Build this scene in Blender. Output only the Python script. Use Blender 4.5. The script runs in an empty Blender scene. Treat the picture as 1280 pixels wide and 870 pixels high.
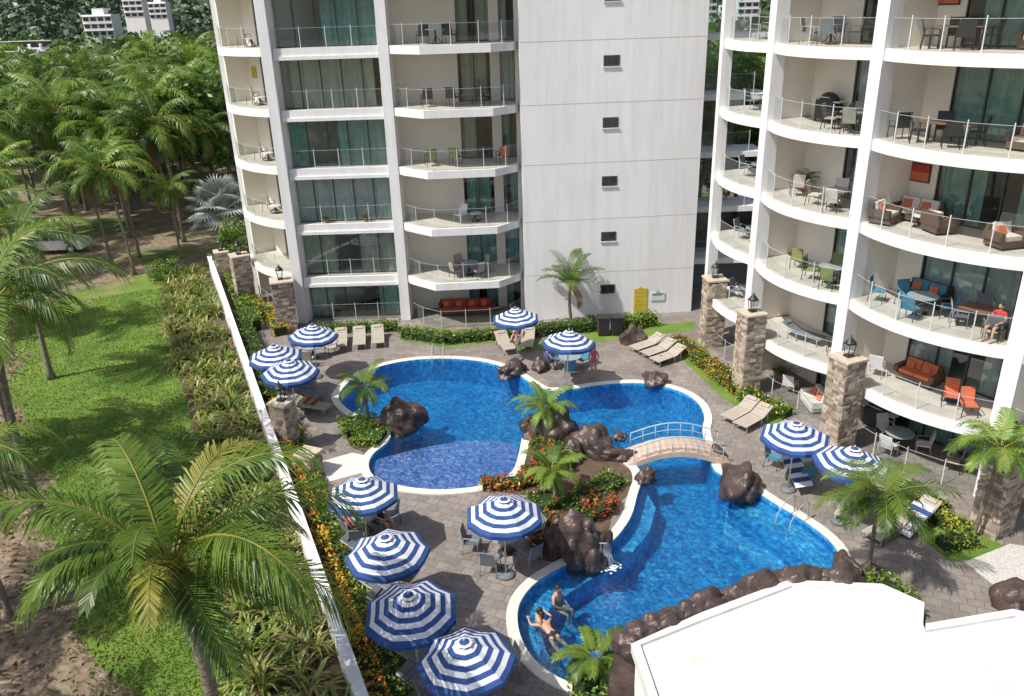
import bpy, bmesh, math, random
from math import sin, cos, pi, radians, sqrt, atan2
from mathutils import Vector, Matrix, noise
from mathutils.geometry import tessellate_polygon
R = random.Random(7)
sc = bpy.context.scene
# ---------------------------------------------------------------- camera / survey
F=1020.0; TH=radians(23); H=17.0; SR=0.0312; CR=sqrt(1-SR*SR); cT=cos(TH); sT=sin(TH)
def S(x,y,z=0.0):
    u=x-640; v=y-435
    u0=u*CR-v*SR; v0=u*SR+v*CR
    k=(H-z)/(F*sT+v0*cT)
    return Vector((u0*k,(F*cT-v0*sT)*k,z))
def zat(D,x,y):
    v0=(x-640)*SR+(y-435)*CR
    return H-D*(F*sT+v0*cT)/(F*cT-v0*sT)
cam=bpy.data.cameras.new("camera"); co=bpy.data.objects.new("camera",cam); sc.collection.objects.link(co)
fw=Vector((0,cT,-sT)); up=Vector((0,sT,cT)); rt=Vector((1,0,0))
cr=rt*CR-up*SR; cu=rt*SR+up*CR
Mc=Matrix((cr,cu,-fw)).transposed().to_4x4(); Mc.translation=Vector((0,0,H)); co.matrix_world=Mc
cam.sensor_width=36; cam.lens=F/1280*36; cam.clip_end=6000; cam.clip_start=.3
sc.camera=co
sc.view_settings.view_transform='Standard'; sc.view_settings.look='None'; sc.view_settings.exposure=0
# ---------------------------------------------------------------- light
el=radians(54); ts=Vector((-.87,-.47,0)).normalized()*cos(el)+Vector((0,0,sin(el)))
w=bpy.data.worlds.new("World"); sc.world=w; w.use_nodes=True
nt=w.node_tree; bg=nt.nodes['Background']; sky=nt.nodes.new('ShaderNodeTexSky'); sky.sky_type='NISHITA'
sky.sun_disc=False; sky.sun_elevation=el; sky.sun_rotation=atan2(ts.x,ts.y); sky.dust_density=2.5; sky.air_density=.8
nt.links.new(sky.outputs[0],bg.inputs[0]); bg.inputs[1].default_value=.135
sl=bpy.data.lights.new("sun",'SUN'); so=bpy.data.objects.new("sun",sl); sc.collection.objects.link(so)
sl.energy=5.0; sl.angle=radians(.5); sl.color=(1,.95,.87); so.rotation_euler=(-ts).to_track_quat('-Z','Y').to_euler()
# ---------------------------------------------------------------- materials
def nm(name):
    m=bpy.data.materials.new(name); m.use_nodes=True; t=m.node_tree
    return m,t,t.nodes['Principled BSDF'],t.nodes['Material Output']
def coords(t):
    return t.nodes.new('ShaderNodeTexCoord').outputs['Object']
def noi(t,vec,scale,detail=4,rough=.55):
    n=t.nodes.new('ShaderNodeTexNoise'); n.inputs['Scale'].default_value=scale; n.inputs['Detail'].default_value=detail
    n.inputs['Roughness'].default_value=rough; t.links.new(vec,n.inputs['Vector']); return n
def ramp(t,fac,stops):
    r=t.nodes.new('ShaderNodeValToRGB'); e=r.color_ramp.elements
    while len(e)<len(stops): e.new(.5)
    for i,(p,c) in enumerate(stops): e[i].position=p; e[i].color=(*c,1)
    t.links.new(fac,r.inputs[0]); return r.outputs[0]
def mix(t,fac,a,b,mode='MIX'):
    n=t.nodes.new('ShaderNodeMix'); n.data_type='RGBA'; n.blend_type=mode
    for s,v in ((n.inputs[0],fac),(n.inputs[6],a),(n.inputs[7],b)):
        if isinstance(v,(int,float)): s.default_value=v
        elif isinstance(v,tuple): s.default_value=(*v,1)
        else: t.links.new(v,s)
    return n.outputs[2]
def bump(t,b,h,st=.3,dist=.05):
    n=t.nodes.new('ShaderNodeBump'); n.inputs['Strength'].default_value=st; n.inputs['Distance'].default_value=dist
    t.links.new(h,n.inputs['Height']); t.links.new(n.outputs[0],b.inputs['Normal']); return n
def mat(name,c1,c2=None,rough=.6,scale=2,bs=0,bsc=20,metal=0,bd=.03):
    m,t,b,o=nm(name); c2=c2 or tuple(x*.85 for x in c1)
    v=coords(t); n=noi(t,v,scale)
    t.links.new(ramp(t,n.outputs[0],[(.35,c1),(.65,c2)]),b.inputs['Base Color'])
    b.inputs['Roughness'].default_value=rough; b.inputs['Metallic'].default_value=metal
    if bs: bump(t,b,noi(t,v,bsc).outputs[0],bs,bd)
    return m
def leafmat(name,c1,c2,trans=.35,scale=1.2,rough=.42):
    m,t,b,o=nm(name); v=coords(t); n=noi(t,v,scale,3)
    inf=t.nodes.new('ShaderNodeObjectInfo')
    col=ramp(t,n.outputs[0],[(.3,c1),(.7,c2)])
    hs=t.nodes.new('ShaderNodeHueSaturation'); t.links.new(col,hs.inputs['Color'])
    mr=t.nodes.new('ShaderNodeMapRange'); t.links.new(inf.outputs['Random'],mr.inputs[0]); mr.inputs[3].default_value=.75; mr.inputs[4].default_value=1.25
    t.links.new(mr.outputs[0],hs.inputs['Value'])
    t.links.new(hs.outputs[0],b.inputs['Base Color']); b.inputs['Roughness'].default_value=rough
    tr=t.nodes.new('ShaderNodeBsdfTranslucent'); t.links.new(hs.outputs[0],tr.inputs[0])
    mx=t.nodes.new('ShaderNodeMixShader'); mx.inputs[0].default_value=trans
    t.links.new(b.outputs[0],mx.inputs[1]); t.links.new(tr.outputs[0],mx.inputs[2]); t.links.new(mx.outputs[0],o.inputs[0])
    return m
def glassmat(name,tint,base=.05,amp=.7,bs=0):
    m,t,b,o=nm(name); t.nodes.remove(b)
    tr=t.nodes.new('ShaderNodeBsdfTransparent'); tr.inputs[0].default_value=(*tint,1)
    g=t.nodes.new('ShaderNodeBsdfGlossy'); g.inputs['Roughness'].default_value=.02
    lw=t.nodes.new('ShaderNodeLayerWeight'); lw.inputs[0].default_value=.5
    pw=t.nodes.new('ShaderNodeMath'); pw.operation='POWER'; pw.inputs[1].default_value=3.5; t.links.new(lw.outputs['Facing'],pw.inputs[0])
    ma=t.nodes.new('ShaderNodeMath'); ma.operation='MULTIPLY_ADD'; ma.inputs[1].default_value=amp; ma.inputs[2].default_value=base; ma.use_clamp=True
    t.links.new(pw.outputs[0],ma.inputs[0])
    if bs:
        n=t.nodes.new('ShaderNodeBump'); n.inputs['Strength'].default_value=bs; n.inputs['Distance'].default_value=.02
        t.links.new(noi(t,coords(t),.6,2).outputs[0],n.inputs['Height']); t.links.new(n.outputs[0],g.inputs['Normal'])
    mx=t.nodes.new('ShaderNodeMixShader'); t.links.new(ma.outputs[0],mx.inputs[0])
    t.links.new(tr.outputs[0],mx.inputs[1]); t.links.new(g.outputs[0],mx.inputs[2]); t.links.new(mx.outputs[0],o.inputs[0])
    return m
def plaster(name,c,dirt):
    m,t,b,o=nm(name); v=coords(t)
    mp=t.nodes.new('ShaderNodeMapping'); mp.inputs['Scale'].default_value=(2.2,2.2,.18); t.links.new(v,mp.inputs[0])
    n=noi(t,mp.outputs[0],1.2,5,.65); n2=noi(t,v,.3,4,.6)
    a=ramp(t,n.outputs[0],[(.42,c),(.8,dirt)]); a=mix(t,.5,a,ramp(t,n2.outputs[0],[(.3,(.93,.93,.94)),(.6,(1,1,1))]),'MULTIPLY')
    t.links.new(a,b.inputs['Base Color']); b.inputs['Roughness'].default_value=.8; bump(t,b,noi(t,v,35).outputs[0],.12,.02); return m
white=plaster("white_plaster",(.82,.82,.82),(.70,.69,.67))
cream=mat("cream_wall",(.80,.75,.65),(.76,.71,.62),.8,1)
darkfr=mat("window_frame",(.06,.06,.065),rough=.4)
tilef=mat("balcony_tile",(.60,.56,.49),(.52,.48,.42),.5,1.5)
steel=mat("steel_post",(.74,.75,.76),rough=.35,metal=.1)
roomw=mat("room_wall",(.56,.52,.46),rough=.9)
cteal=mat("curtain_teal",(.42,.60,.54),(.32,.48,.44),.9,3)
cbeige=mat("curtain_beige",(.72,.66,.54),rough=.9)
cwhite=mat("curtain_white",(.8,.8,.77),rough=.9)
wglass=glassmat("window_glass",(.68,.78,.76),.10,.8,.1)
rglass=glassmat("railing_glass",(.90,.945,.95),.06,.7)
grn_l=leafmat("palm_leaf_bright",(.23,.34,.05),(.12,.22,.03),.4)
grn_m=leafmat("palm_leaf_mid",(.11,.20,.035),(.06,.125,.022),.38)
grn_d=leafmat("palm_leaf_dark",(.06,.11,.022),(.035,.075,.014),.3)
grn_y=leafmat("palm_leaf_yellow",(.42,.38,.08),(.30,.31,.05),.35)
dead=leafmat("dead_leaf",(.26,.17,.08),(.17,.12,.06),.1)
silver=leafmat("silver_leaf",(.34,.38,.34),(.22,.26,.23),.15)
trunk=mat("palm_trunk",(.27,.225,.18),(.14,.11,.085),.9,6,.6,14)
hg1=leafmat("hedge_leaf",(.07,.16,.02),(.12,.23,.03),.3)
hg2=leafmat("hedge_leaf_lime",(.27,.36,.04),(.18,.28,.03),.3)
hg3=leafmat("hedge_leaf_dark",(.035,.075,.014),(.045,.09,.018),.2)
fl_o=leafmat("orange_flower",(.78,.26,.03),(.72,.40,.04),.2)
fl_r=leafmat("red_flower",(.60,.06,.03),(.48,.10,.04),.2)
fl_y=leafmat("yellow_leaf",(.66,.55,.05),(.48,.45,.05),.25)
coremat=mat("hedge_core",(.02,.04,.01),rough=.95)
soil=mat("garden_soil",(.13,.085,.055),(.08,.055,.035),.95,4,.5,12)
rockm=mat("brown_rock",(.105,.072,.062),(.036,.026,.024),.36,1.1,.7,4,bd=.12)
deckm,t,b,o=nm("stamped_paving"); v=coords(t)
mp=t.nodes.new('ShaderNodeMapping'); mp.inputs['Rotation'].default_value[2]=radians(23); t.links.new(v,mp.inputs[0])
dn=noi(t,mp.outputs[0],1.6,2); 
va=t.nodes.new('ShaderNodeVectorMath'); va.operation='MULTIPLY_ADD'; va.inputs[1].default_value=(.10,.10,0)
t.links.new(dn.outputs[1],va.inputs[0]); t.links.new(mp.outputs[0],va.inputs[2])
bk=t.nodes.new('ShaderNodeTexBrick'); bk.inputs['Scale'].default_value=1; bk.inputs['Brick Width'].default_value=.46; bk.inputs['Row Height'].default_value=.36
bk.inputs['Mortar Size'].default_value=.014; bk.inputs['Mortar Smooth'].default_value=.4
bk.inputs['Color1'].default_value=(.285,.258,.238,1); bk.inputs['Color2'].default_value=(.215,.195,.182,1); bk.inputs['Mortar'].default_value=(.15,.135,.125,1)
t.links.new(va.outputs[0],bk.inputs[0])
n1=noi(t,v,.35,5,.65); c=mix(t,.7,bk.outputs[0],ramp(t,n1.outputs[0],[(.3,(.6,.58,.57)),(.7,(1.25,1.2,1.15))]),'MULTIPLY')
n2=noi(t,v,7,5,.75); c=mix(t,.6,c,ramp(t,n2.outputs[0],[(.3,(.62,.62,.62)),(.7,(1.3,1.3,1.3))]),'MULTIPLY')
t.links.new(c,b.inputs['Base Color']); b.inputs['Roughness'].default_value=.75
bump(t,b,mix(t,.5,bk.outputs[1],n2.outputs[0]),.35,-.02)
def groundmat(name,th):
    m,t,b,o=nm(name); v=coords(t)
    a=noi(t,v,.12,5,.7); f2=noi(t,v,3,5,.7)
    dirt=ramp(t,f2.outputs[0],[(.3,(.13,.09,.06)),(.5,(.22,.165,.115)),(.7,(.36,.28,.20))]); gg=ramp(t,f2.outputs[0],[(.3,(.05,.09,.02)),(.7,(.12,.19,.04))])
    t.links.new(mix(t,ramp(t,a.outputs[0],[(th,(0,0,0)),(th+.1,(1,1,1))]),dirt,gg),b.inputs['Base Color']); b.inputs['Roughness'].default_value=.95
    bump(t,b,f2.outputs[0],.6,.06); return m
grm=groundmat("ground_soil_and_grass",.5)
lawnm,t,b,o=nm("lawn_grass"); v=coords(t)
a=noi(t,v,.5,5,.65); f2=noi(t,v,22,4,.8); a3=noi(t,v,.16,4,.7)
c=mix(t,.6,ramp(t,a.outputs[0],[(.35,(.09,.19,.025)),(.65,(.19,.28,.045))]),ramp(t,f2.outputs[0],[(.3,(.5,.5,.45)),(.7,(1.4,1.35,1.1))]),'MULTIPLY')
c=mix(t,ramp(t,a3.outputs[0],[(.58,(0,0,0)),(.68,(.75,.75,.75))]),c,(.26,.22,.11))
t.links.new(c,b.inputs['Base Color']); b.inputs['Roughness'].default_value=.9; bump(t,b,f2.outputs[0],.8,.05)
gravel=mat("white_gravel",(.62,.60,.57),(.42,.40,.38),.9,14,.6,30)
coping=mat("coping_stone",(.74,.70,.63),(.63,.60,.54),.7,3,.1)
def pooltile(name,ca,cb):
    m,t,b,o=nm(name); v=coords(t)
    vo=t.nodes.new('ShaderNodeTexVoronoi'); vo.inputs['Scale'].default_value=8; t.links.new(v,vo.inputs['Vector'])
    sp=t.nodes.new('ShaderNodeSeparateColor'); t.links.new(vo.outputs['Color'],sp.inputs[0])
    n=noi(t,v,.3,3); ripple_light=noi(t,v,2.4,5,.7); ripple_light.inputs['Distortion'].default_value=1.5
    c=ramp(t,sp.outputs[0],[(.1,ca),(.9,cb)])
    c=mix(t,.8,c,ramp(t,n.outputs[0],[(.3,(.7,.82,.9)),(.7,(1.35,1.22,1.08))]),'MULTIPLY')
    c=mix(t,.85,c,ramp(t,ripple_light.outputs[0],[(.36,(.45,.7,.84)),(.5,(1,1,1)),(.62,(3.0,1.6,1.22))]),'MULTIPLY')  # water ripple highlights painted into the tile colour, with darker troughs between
    t.links.new(c,b.inputs['Base Color']); b.inputs['Roughness'].default_value=.5
    return m
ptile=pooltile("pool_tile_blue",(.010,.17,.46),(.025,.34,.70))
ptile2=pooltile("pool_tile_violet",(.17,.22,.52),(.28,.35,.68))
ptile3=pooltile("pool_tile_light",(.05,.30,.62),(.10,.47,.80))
wm,t,b,o=nm("pool_water"); t.nodes.remove(b); v=coords(t)
tr=t.nodes.new('ShaderNodeBsdfTransparent'); tr.inputs[0].default_value=(.66,.92,.99,1)
g=t.nodes.new('ShaderNodeBsdfGlossy'); g.inputs['Roughness'].default_value=.04
h1=noi(t,v,3.6,4,.7); bn=t.nodes.new('ShaderNodeBump'); bn.inputs['Strength'].default_value=1.0; bn.inputs['Distance'].default_value=.2
t.links.new(h1.outputs[0],bn.inputs['Height']); t.links.new(bn.outputs[0],g.inputs['Normal'])
f=t.nodes.new('ShaderNodeFresnel'); f.inputs[0].default_value=1.38; t.links.new(bn.outputs[0],f.inputs['Normal'])
mx=t.nodes.new('ShaderNodeMixShader'); t.links.new(f.outputs[0],mx.inputs[0]); t.links.new(tr.outputs[0],mx.inputs[1]); t.links.new(g.outputs[0],mx.inputs[2]); t.links.new(mx.outputs[0],o.inputs[0])
ub=mat("canvas_blue",(.018,.065,.22),(.028,.08,.26),.85,5); uw=mat("canvas_white",(.70,.71,.73),(.64,.65,.68),.85,5)
slate=mat("sling_grey",(.18,.20,.22),(.13,.15,.16),.8); sling=mat("sling_beige",(.42,.37,.31),(.36,.32,.27),.85,5)
alu=mat("frame_grey",(.38,.39,.40),rough=.4)
brown=mat("wicker_brown",(.14,.09,.06),(.08,.055,.04),.7,12,.4,40); blk=mat("black_metal",(.03,.03,.033),rough=.45)
cushc=mat("cushion_cream",(.68,.63,.55),rough=.9,scale=6); cusho=mat("cushion_orange",(.62,.17,.08),rough=.9); cushb=mat("cushion_blue",(.06,.24,.36),rough=.9)
cushg=mat("cushion_green",(.24,.29,.10),rough=.9); cushr=mat("cushion_red",(.42,.06,.04),rough=.9); plast=mat("white_plastic",(.74,.74,.74),rough=.4)
st=[mat("stone_a",(.46,.38,.29),(.38,.31,.24),.85,5,.4,18),mat("stone_b",(.35,.28,.22),(.29,.23,.18),.85,5,.4,18),mat("stone_c",(.56,.49,.39),(.46,.39,.31),.85,5,.4,18),mat("stone_d",(.27,.21,.17),(.2,.16,.13),.85,5,.4,18)]
roofm,t,b,o=nm("roof_membrane"); v=coords(t); n1=noi(t,v,.7,6,.7); n2=noi(t,v,3,4)
c=ramp(t,n1.outputs[0],[(.4,(.74,.73,.70)),(.7,(.58,.56,.52))]); c=mix(t,.5,c,ramp(t,n2.outputs[0],[(.3,(.86,.86,.86)),(.6,(1,1,1))]),'MULTIPLY')
t.links.new(c,b.inputs['Base Color']); b.inputs['Roughness'].default_value=.85; bump(t,b,n2.outputs[0],.25,.04)
# ---------------------------------------------------------------- mesh builder
class MB:
    def __init__(s): s.v=[]; s.f=[]; s.m=[]; s.s=[]
    def add(s,vs,fs,mi=0,M=None,sm=False):
        b=len(s.v)
        if M is not None: vs=[M@Vector(p) for p in vs]
        s.v.extend([tuple(p) for p in vs])
        for f in fs: s.f.append(tuple(b+i for i in f)); s.m.append(mi); s.s.append(sm)
    def box(s,c,d,mi=0,M=None,rz=0,rx=0,ry=0):
        x,y,z=d[0]/2,d[1]/2,d[2]/2
        T=Matrix.Translation(Vector(c))
        if rz or rx or ry: T=T@Matrix.Rotation(rz,4,'Z')@Matrix.Rotation(ry,4,'Y')@Matrix.Rotation(rx,4,'X')
        if M is not None: T=M@T
        s.add([(-x,-y,-z),(x,-y,-z),(x,y,-z),(-x,y,-z),(-x,-y,z),(x,-y,z),(x,y,z),(-x,y,z)],
              [(0,3,2,1),(4,5,6,7),(0,1,5,4),(1,2,6,5),(2,3,7,6),(3,0,4,7)],mi,T)
    def b2(s,a,b,mi=0,M=None):
        s.box([(a[i]+b[i])/2 for i in range(3)],[abs(b[i]-a[i]) for i in range(3)],mi,M)
    def tube(s,pts,rad,n=6,mi=0,M=None,sm=True,cap=True):
        pts=[Vector(p) for p in pts]; vs=[]; N=len(pts)
        if not isinstance(rad,(list,tuple)): rad=[rad]*N
        for i,p in enumerate(pts):
            d=(pts[min(i+1,N-1)]-pts[max(i-1,0)]).normalized()
            a=d.cross(Vector((0,0,1)) if abs(d.z)<.9 else Vector((1,0,0))).normalized(); bb=d.cross(a)
            for k in range(n): q=2*pi*k/n; vs.append(p+(a*cos(q)+bb*sin(q))*rad[i])
        fs=[]
        for i in range(N-1):
            for k in range(n): fs.append((i*n+k,(i+1)*n+k,(i+1)*n+(k+1)%n,i*n+(k+1)%n))
        if cap: fs.append(tuple(range(n))); fs.append(tuple(range((N-1)*n,N*n))[::-1])
        s.add(vs,fs,mi,M,sm)
    def prism(s,poly,z0,z1,mi=0,M=None,mt=None,bottom=True):
        n=len(poly); tri=tessellate_polygon([[Vector((p[0],p[1],0)) for p in poly]])
        vs=[(p[0],p[1],z0) for p in poly]+[(p[0],p[1],z1) for p in poly]
        s.add(vs,[(i,(i+1)%n,n+(i+1)%n,n+i) for i in range(n)],mi,M)
        s.add(vs[n:],tri,mi if mt is None else mt,M)
        if bottom: s.add(vs[:n],tri,mi,M)
    def ball(s,c,r,mi=0,M=None,nu=10,nv=7,v0=0,v1=1,sm=True):
        vs=[];fs=[]
        for j in range(nv+1):
            a=pi*(v0+(v1-v0)*j/nv)
            for i in range(nu): q=2*pi*i/nu; vs.append((c[0]+r[0]*sin(a)*cos(q),c[1]+r[1]*sin(a)*sin(q),c[2]+r[2]*cos(a)))
        for j in range(nv):
            for i in range(nu): fs.append((j*nu+i,(j+1)*nu+i,(j+1)*nu+(i+1)%nu,j*nu+(i+1)%nu))
        s.add(vs,fs,mi,M,sm)
    def leaf(s,p,sz,mi,rr):
        a=Vector((rr.gauss(0,1),rr.gauss(0,1),rr.gauss(0,.6))).normalized(); b=a.cross(Vector((rr.gauss(0,1),rr.gauss(0,1),rr.gauss(0,1)))).normalized()
        p=Vector(p); a=a*sz; b=b*sz*.45
        s.add([p-a,p+b,p+a,p-b],[(0,1,2,3)],mi)
    def mesh(s,name,mats):
        me=bpy.data.meshes.new(name); me.from_pydata(s.v,[],s.f)
        for m in mats: me.materials.append(m)
        me.polygons.foreach_set('material_index',s.m); me.polygons.foreach_set('use_smooth',s.s); me.update(); return me
    def obj(s,name,mats,parent=None):
        o=bpy.data.objects.new(name,s.mesh(name,mats)); sc.collection.objects.link(o)
        if parent: o.parent=parent
        return o
def inst(name,me,loc,rz=0,sc_=1,rx=0,ry=0):
    o=bpy.data.objects.new(name,me); sc.collection.objects.link(o); o.location=loc; o.rotation_euler=(rx,ry,rz)
    o.scale=(sc_,)*3 if isinstance(sc_,(int,float)) else sc_
    return o
def empty(name):
    o=bpy.data.objects.new(name,None); sc.collection.objects.link(o); return o
def catmull(p,n=6):
    out=[];N=len(p)
    for i in range(N):
        a,b,c,d=p[i-1],p[i],p[(i+1)%N],p[(i+2)%N]
        for j in range(n):
            t=j/n; out.append(tuple(.5*(2*b[q]+(c[q]-a[q])*t+(2*a[q]-5*b[q]+4*c[q]-d[q])*t*t+(3*b[q]-a[q]-3*c[q]+d[q])*t**3) for q in (0,1)))
    return out
def area(p): return sum(p[i][0]*p[(i+1)%len(p)][1]-p[(i+1)%len(p)][0]*p[i][1] for i in range(len(p)))/2
def offset(p,d):
    out=[];N=len(p)
    for i in range(N):
        a=Vector(p[i-1][:2]);c=Vector(p[(i+1)%N][:2]);t=(c-a).normalized(); n=Vector((t.y,-t.x)); out.append((p[i][0]+n.x*d,p[i][1]+n.y*d))
    return out
def sheet(name,loops,z,m):
    L=[[Vector((p[0],p[1],0)) for p in l] for l in loops]; tri=tessellate_polygon(L); mb=MB()
    vs=[(p[0],p[1],z) for l in loops for p in l]
    fs=[]
    for a,b,c in tri:
        A,B,C=vs[a],vs[b],vs[c]
        ar=(B[0]-A[0])*(C[1]-A[1])-(B[1]-A[1])*(C[0]-A[0])
        if abs(ar)<1e-9: continue
        fs.append((a,b,c) if ar>0 else (a,c,b))
    mb.add(vs,fs,0); return mb.obj(name,[m])
def P2(l,z=0): return [tuple(S(x,y,z)[:2]) for x,y in l]
# ---------------------------------------------------------------- pool
pp=[(424,500),(428,487),(445,472),(475,459),(515,451),(560,449),(605,453),(640,464),(662,478),(684,489),(715,487),(760,481),(805,480),(845,488),(870,502),(880,520),(878,540),(885,565),(895,590),(930,605),(965,628),(1005,652),(1035,675),(1050,697),(1045,722),(1010,748),(960,768),(880,795),(800,830),(765,850),(720,855),(685,840),(660,815),(648,785),(650,755),(672,728),(715,703),(760,682),(787,650),(797,618),(802,600),(797,585),(780,572),(755,566),(735,552),(712,540),(690,530),(668,530),(654,545),(648,570),(640,590),(620,603),(590,610),(545,613),(500,608),(470,598),(461,583),(467,568),(485,553),(487,540),(470,527),(440,516)]
pool=catmull(P2(pp),5)
if area(pool)<0: pool=pool[::-1]
FL=-1.25
mb=MB(); N=len(pool); pi_=offset(pool,-.02)
mb.add([(p[0],p[1],FL) for p in pi_]+[(p[0],p[1],0.03) for p in pi_],[(i,N+i,N+(i+1)%N,(i+1)%N) for i in range(N)],0)
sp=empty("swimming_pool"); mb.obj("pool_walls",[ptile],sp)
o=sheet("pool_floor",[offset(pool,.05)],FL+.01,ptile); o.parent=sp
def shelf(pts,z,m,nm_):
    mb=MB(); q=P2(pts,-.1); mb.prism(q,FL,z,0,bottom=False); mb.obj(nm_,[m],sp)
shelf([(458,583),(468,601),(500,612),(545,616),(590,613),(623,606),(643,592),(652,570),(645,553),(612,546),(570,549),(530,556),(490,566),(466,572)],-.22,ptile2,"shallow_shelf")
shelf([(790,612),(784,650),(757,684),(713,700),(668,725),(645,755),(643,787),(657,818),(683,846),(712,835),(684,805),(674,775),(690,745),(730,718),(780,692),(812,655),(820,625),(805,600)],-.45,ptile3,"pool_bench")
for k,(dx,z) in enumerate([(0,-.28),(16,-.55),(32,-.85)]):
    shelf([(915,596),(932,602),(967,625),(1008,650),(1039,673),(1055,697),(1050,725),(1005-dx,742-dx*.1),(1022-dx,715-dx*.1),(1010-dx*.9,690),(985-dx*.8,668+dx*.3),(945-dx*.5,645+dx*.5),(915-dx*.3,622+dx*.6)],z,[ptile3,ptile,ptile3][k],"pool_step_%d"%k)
wob=sheet("pool_water",[pi_],-.1,wm); wob.parent=sp
oc=offset(pool,.34); mb=MB()
for a,b,za,zb in ((pool,oc,.05,.05),(oc,oc,.05,-.02),(pool,pool,.05,-.12)):
    mb.add([(p[0],p[1],za) for p in a]+[(p[0],p[1],zb) for p in b],[(i,N+i,N+(i+1)%N,(i+1)%N) for i in range(N)],0)
mb.obj("pool_coping",[coping],sp)
# ---------------------------------------------------------------- grounds
hole=offset(pool,.12)
WA=Vector((-21.0,55.4)); WB=Vector((-1.55,9.6)); wd=(WB-WA).normalized(); wn=Vector((wd.y,-wd.x)) 
if wn.x>0: wn=-wn
big=[(-3000,-400),(3000,-400),(3000,4000),(-3000,4000)]
sheet("ground",[big,hole[::-1]],-.03,grm)
W=lambda a,b:tuple(WA+wd*a+wn*b)
Lw=(WB-WA).length
deckpoly=[W(Lw,0),(40,6),(40,60),(-21,60),W(0,0)]
sheet("paving",[deckpoly,hole[::-1]],0,deckm)
def ledge(a): return (11 if a<16 else 11-(a-16)*.22)
sheet("lawn",[[W(Lw+2,0),W(0,0),W(-2,5),W(3,12)]+[W(a,ledge(a)+.6*sin(a*.9)) for a in range(8,int(Lw)+2,2)]],-.012,lawnm)
sheet("garden_bed",[[W(Lw,.1),W(0,.1),W(2,3.5),W(15,3.3),W(30,2.6),W(Lw,2.6)]],-.004,soil)
mb=MB(); rr=random.Random(3)
for i in range(46000):
    a=rr.uniform(2,Lw); b=rr.uniform(2.6,ledge(a)+rr.uniform(-.5,1.2))
    p=W(a,b); h=rr.uniform(.03,.11); q=rr.uniform(0,6.28); d=.025
    mb.add([(p[0]-d*cos(q),p[1]-d*sin(q),-.012),(p[0]+d*cos(q),p[1]+d*sin(q),-.012),(p[0]+rr.uniform(-.05,.05),p[1]+rr.uniform(-.05,.05),h)],[(0,1,2)],rr.choice([0,0,1]))
mb.obj("grass",[leafmat("grass_blade",(.10,.21,.03),(.17,.28,.04),.3),leafmat("grass_blade_light",(.26,.33,.07),(.2,.28,.05),.3)])
# fallen leaves on the bare soil
mb=MB()
for i in range(9000):
    a=rr.uniform(0,Lw+2); p=W(a,ledge(a)+rr.uniform(-.6,7)); mb.leaf((p[0],p[1],-.01),rr.uniform(.04,.16),rr.choice([0,0,1]),rr)
mb.obj("fallen_leaves",[dead,mat("leaf_litter",(.30,.22,.14),rough=.9)])
mb=MB()
def wseg(a0,a1,t,z0,z1,mi=0):
    mb.prism([W(a0,-t/2),W(a1,-t/2),W(a1,t/2),W(a0,t/2)],z0,z1,mi)
wseg(0,Lw,.22,-.03,1.1); wseg(-.05,Lw+.05,.30,1.1,1.2)
mb.obj("boundary_wall",[white])
# ---------------------------------------------------------------- vegetation helpers
def hedge(name,pts,width,h,mats=None,mis=(0,0,1,2),dens=170,sz=.07,z0=0,seed=1):
    rr=random.Random(seed); mb=MB(); mats=mats or [hg1,hg2,hg3]
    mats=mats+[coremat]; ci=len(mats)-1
    for i in range(len(pts)-1):
        a=Vector(pts[i][:2]);b=Vector(pts[i+1][:2]);d=b-a;L=d.length;d.normalize();n=Vector((-d.y,d.x))
        ang=atan2(d.y,d.x); c=(a+b)/2
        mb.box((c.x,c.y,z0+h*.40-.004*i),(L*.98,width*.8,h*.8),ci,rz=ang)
        area_=L*(width+2*h)
        for k in range(int(area_*dens)):
            s=rr.uniform(-.1,L+.1);q=rr.uniform(-1,1)*(width/2+h)
            if abs(q)<width/2: o=q;z=h
            else: o=math.copysign(width/2,q);z=h-(abs(q)-width/2)
            p=a+d*s+n*o; bumpy=noise.noise(Vector((p.x*1.7,p.y*1.7,seed)))*.3*h
            p+=n*(noise.noise(Vector((p.x*1.5,p.y*1.5,seed+9)))*.12)
            mb.leaf((p.x+rr.gauss(0,.04),p.y+rr.gauss(0,.04),z0+max(.02,z+bumpy+rr.gauss(0,.04))),sz*rr.uniform(.6,1.3),mis[int((noise.noise(Vector((p.x*1.3,p.y*1.3,seed+5)))*.9+.5+rr.uniform(-.25,.25))*len(mis))%len(mis)],rr)
    return mb.obj(name,mats)
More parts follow.
